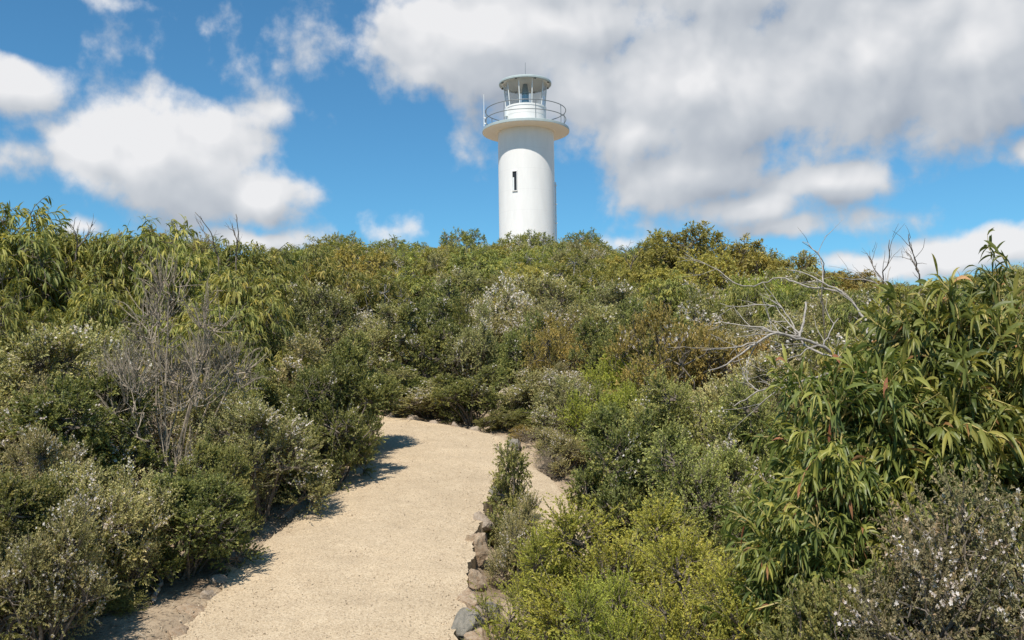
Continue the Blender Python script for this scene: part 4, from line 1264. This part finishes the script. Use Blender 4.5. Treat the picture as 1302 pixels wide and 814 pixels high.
crown = z7(800, 520, 7.6)
mb = MB(); Qt = limb(mb, [loc_((tb.x, tb.y, gb - .1)), loc_((tb.x - .02, tb.y, gb + .4)), loc_(z7(830, 620, 7.6)), loc_(crown)], .05, .035, 1); mb.obj('trunk', M['deadwood'], dt, smooth=True)
BR = [
    ([(800, 520, 7.6), (700, 490, 7.4), (640, 440, 7.3), (560, 415, 7.2), (480, 395, 7.1), (400, 440, 7.0), (330, 500, 6.9), (262, 522, 6.8)], .026, .005),
    ([(540, 410, 7.2), (480, 400, 7.3), (440, 375, 7.4), (360, 375, 7.5), (295, 358, 7.6)], .014, .004),
    ([(420, 430, 7.0), (360, 440, 7.1), (300, 455, 7.1), (238, 455, 7.2)], .010, .003),
    ([(800, 520, 7.6), (790, 400, 8.0), (775, 345, 8.2), (705, 262, 8.4), (640, 235, 8.5), (590, 205, 8.6), (520, 190, 8.7)], .024, .005),
    ([(800, 520, 7.6), (700, 530, 7.2), (600, 545, 7.0), (520, 570, 6.9), (430, 590, 6.8), (345, 640, 6.7)], .018, .004),
    ([(430, 590, 6.8), (400, 575, 6.85), (372, 530, 6.9)], .008, .003),
    ([(690, 480, 7.4), (620, 462, 7.5), (575, 440, 7.6), (545, 390, 7.8), (520, 325, 7.9), (470, 290, 8.0)], .015, .004),
    ([(560, 415, 7.2), (575, 375, 7.5), (583, 330, 7.6), (582, 296, 7.7)], .016, .009),
    ([(640, 440, 7.3), (660, 390, 7.5), (690, 350, 7.6)], .010, .004),
    ([(480, 310, 8.0), (420, 300, 8.1), (350, 320, 8.2), (300, 300, 8.3)], .010, .003),
    ([(775, 345, 8.2), (820, 320, 8.3), (845, 260, 8.4), (862, 180, 8.5)], .014, .004),
    ([(845, 260, 8.4), (800, 215, 8.4), (750, 225, 8.5), (690, 215, 8.6)], .009, .003),
    ([(640, 235, 8.5), (640, 170, 8.6), (610, 120, 8.7), (572, 97, 8.8)], .010, .003),
    ([(520, 570, 6.9), (460, 610, 6.9), (410, 650, 6.9)], .008, .003),
    ([(640, 440, 7.3), (590, 450, 7.2), (540, 480, 7.1), (500, 500, 7.0)], .008, .003),
    ([(705, 262, 8.4), (600, 250, 8.7), (500, 215, 9.0), (380, 250, 9.2), (290, 190, 9.4), (185, 138, 9.6)], .013, .003),
]
for i, (pts, r0_, r1_) in enumerate(BR):
    mb = MB(); Q = limb(mb, [loc_(z7(*p)) for p in pts], r0_ * .75, r1_ * .85, 40 + i)
    twigs_on(mb, Q, 200 + i, 5 if len(pts) > 4 else 3, .34, max(.003, r1_), bias=(-.5, 0, .15))
    mb.obj('branch', M['deadwood'], dt, smooth=True)


def bare_twig(px, py, Y, lines, label, r=.012):
    """a dead stick shrub drawn by lines of photograph points, rooted in the ground below"""
    b = at(px, py, Y); gz_ = float(ground(b.x, b.y))
    o = empty('bare_shrub', (b.x, b.y, gz_)); tag(o, label, 'bare shrub', 'bare twigs on the skyline')
    mb = MB()
    limb(mb, [(0, 0, -.1), (.03, .02, (b.z - gz_) * .5), (0, 0, b.z - gz_)], r * 1.4, r, 7)
    mb.obj('stem', M['bark'], o, smooth=True)
    for i, ln in enumerate(lines):
        m2 = MB(); pts = [at(x, y, Y + .1 * j * (1 if i % 2 else -1)) for j, (x, y) in enumerate(ln)]
        Q = limb(m2, [(p.x - b.x, p.y - b.y, p.z - gz_) for p in pts], r, r * .35, 11 + i)
        twigs_on(m2, Q, 300 + i + int(px), 5, .30, r * .4, bias=(0, 0, .5)); m2.obj('branch', M['bark'], o, smooth=True)


bare_twig(278, 330, 15, [[(278, 330), (272, 312), (268, 292), (248, 270)], [(272, 312), (262, 300), (256, 285)]], 'thin bare dead stems poking above the left wattles')
bare_twig(300, 330, 15.5, [[(300, 330), (302, 308), (304, 290), (300, 272)], [(302, 308), (296, 292)]], 'single bare twig right of the thin stems on the left skyline')
bare_twig(96, 325, 13, [[(96, 325), (100, 305), (90, 285)], [(98, 315), (112, 300), (118, 285)]], 'grey bare twigs in the dip of the left skyline')
bare_twig(1172, 372, 9, [[(1172, 372), (1168, 345), (1162, 325), (1155, 298)], [(1168, 345), (1160, 330), (1154, 322)]], 'tall bare twig on the skyline left of the big wattle', .009)
bare_twig(1128, 375, 9.5, [[(1128, 375), (1120, 352), (1132, 330), (1131, 305)], [(1122, 356), (1110, 340), (1104, 325)]], 'forked bare twig on the skyline behind the dead branches', .009)
bare_twig(1045, 365, 12, [[(1045, 365), (1050, 340), (1040, 320), (1020, 308)]], 'curved bare twig on the skyline above the dead branches', .009)
bare_twig(800, 350, 24, [[(800, 350), (806, 325), (796, 312)], [(803, 335), (815, 318)], [(802, 340), (790, 322)]], 'grey bare twigs in the gap left of the rounded gold tree', .016)

# dry stick and litter by the bottom left bushes
mb = MB()
a = drop(196, 766); b_ = drop(208, 738); c_ = drop(212, 716)
Q = limb(mb, [(0, 0, .03), ((b_ - a).x, (b_ - a).y, .12), ((c_ - a).x + .05, (c_ - a).y * .6, .30)], .020, .008, 5)
twigs_on(mb, Q, 9, 4, .15, .004)
o = mb.obj('dead_stick', M['deadwood'], smooth=True, loc=(a.x, a.y, float(ground(a.x, a.y))))
tag(o, 'crooked grey dead stick standing by the left path edge', 'stick')
mb = MB(); g = np.random.default_rng(8)
Pl = []
while len(Pl) < 900:
    y = g.uniform(4.8, 12.5); s = g.random()
    x = left_edge_x(y) - abs(g.normal(0, .45)) - .03 if s < .7 else right_edge_x(y) + abs(g.normal(0, .4)) + .05
    Pl.append((x, y, float(ground(x, y)) + .012))
Pl = np.array(Pl); D = unit(g.normal(0, 1, Pl.shape) * np.array([1, 1, .12])); N = unit(g.normal(0, .3, Pl.shape) + np.array([0, 0, 1]))
leaf_quads(mb, Pl, D, N, g.uniform(.02, .09, 900), g.uniform(.004, .016, 900), g.uniform(0, 1, 900))
tag(mb.obj('leaf_litter', M['deadleaf']), kind='stuff')

# loose stones scattered over the gravel and along its edges
g = np.random.default_rng(31)
mb = MB(); n_ = 4200
y_ = 4.6 + 9.4 * g.random(n_) ** 1.4
t_ = np.where(g.random(n_) < .55, g.random(n_), np.where(g.random(n_) < .5, g.normal(0, .035, n_), g.normal(1, .03, n_)))
x_ = left_edge_x(y_) + (right_edge_x(y_) - left_edge_x(y_)) * t_
inside = (t_ > .02) & (t_ < .98)
z_ = np.where(inside, path_z(y_) + .02 * (1 - (2 * t_ - 1) ** 2) + .004, ground(x_, y_) + .01)
r_ = g.uniform(.003, .007, n_) * np.where(g.random(n_) < .03, 1.8, 1)
A_ = unit(g.normal(0, 1, (n_, 3))); B_ = unit(np.cross(A_, g.normal(0, 1, (n_, 3)))); C_ = np.cross(A_, B_)
P_ = np.stack([x_, y_, z_], -1)
V_ = np.stack([P_ + sg * ax * (r_ * q)[:, None] for ax, q in ((A_, 1.2), (B_, .9), (C_, .7)) for sg in (1, -1)], 1).reshape(-1, 3)
i_ = np.arange(n_) * 6
T_ = np.concatenate([np.stack([i_ + a, i_ + b, i_ + c], -1) for a in (0, 1) for b in (2, 3) for c in (4, 5)])
mb.add(V_, tris=T_)
tag(mb.obj('loose_stones', M['pebble']), kind='stuff')
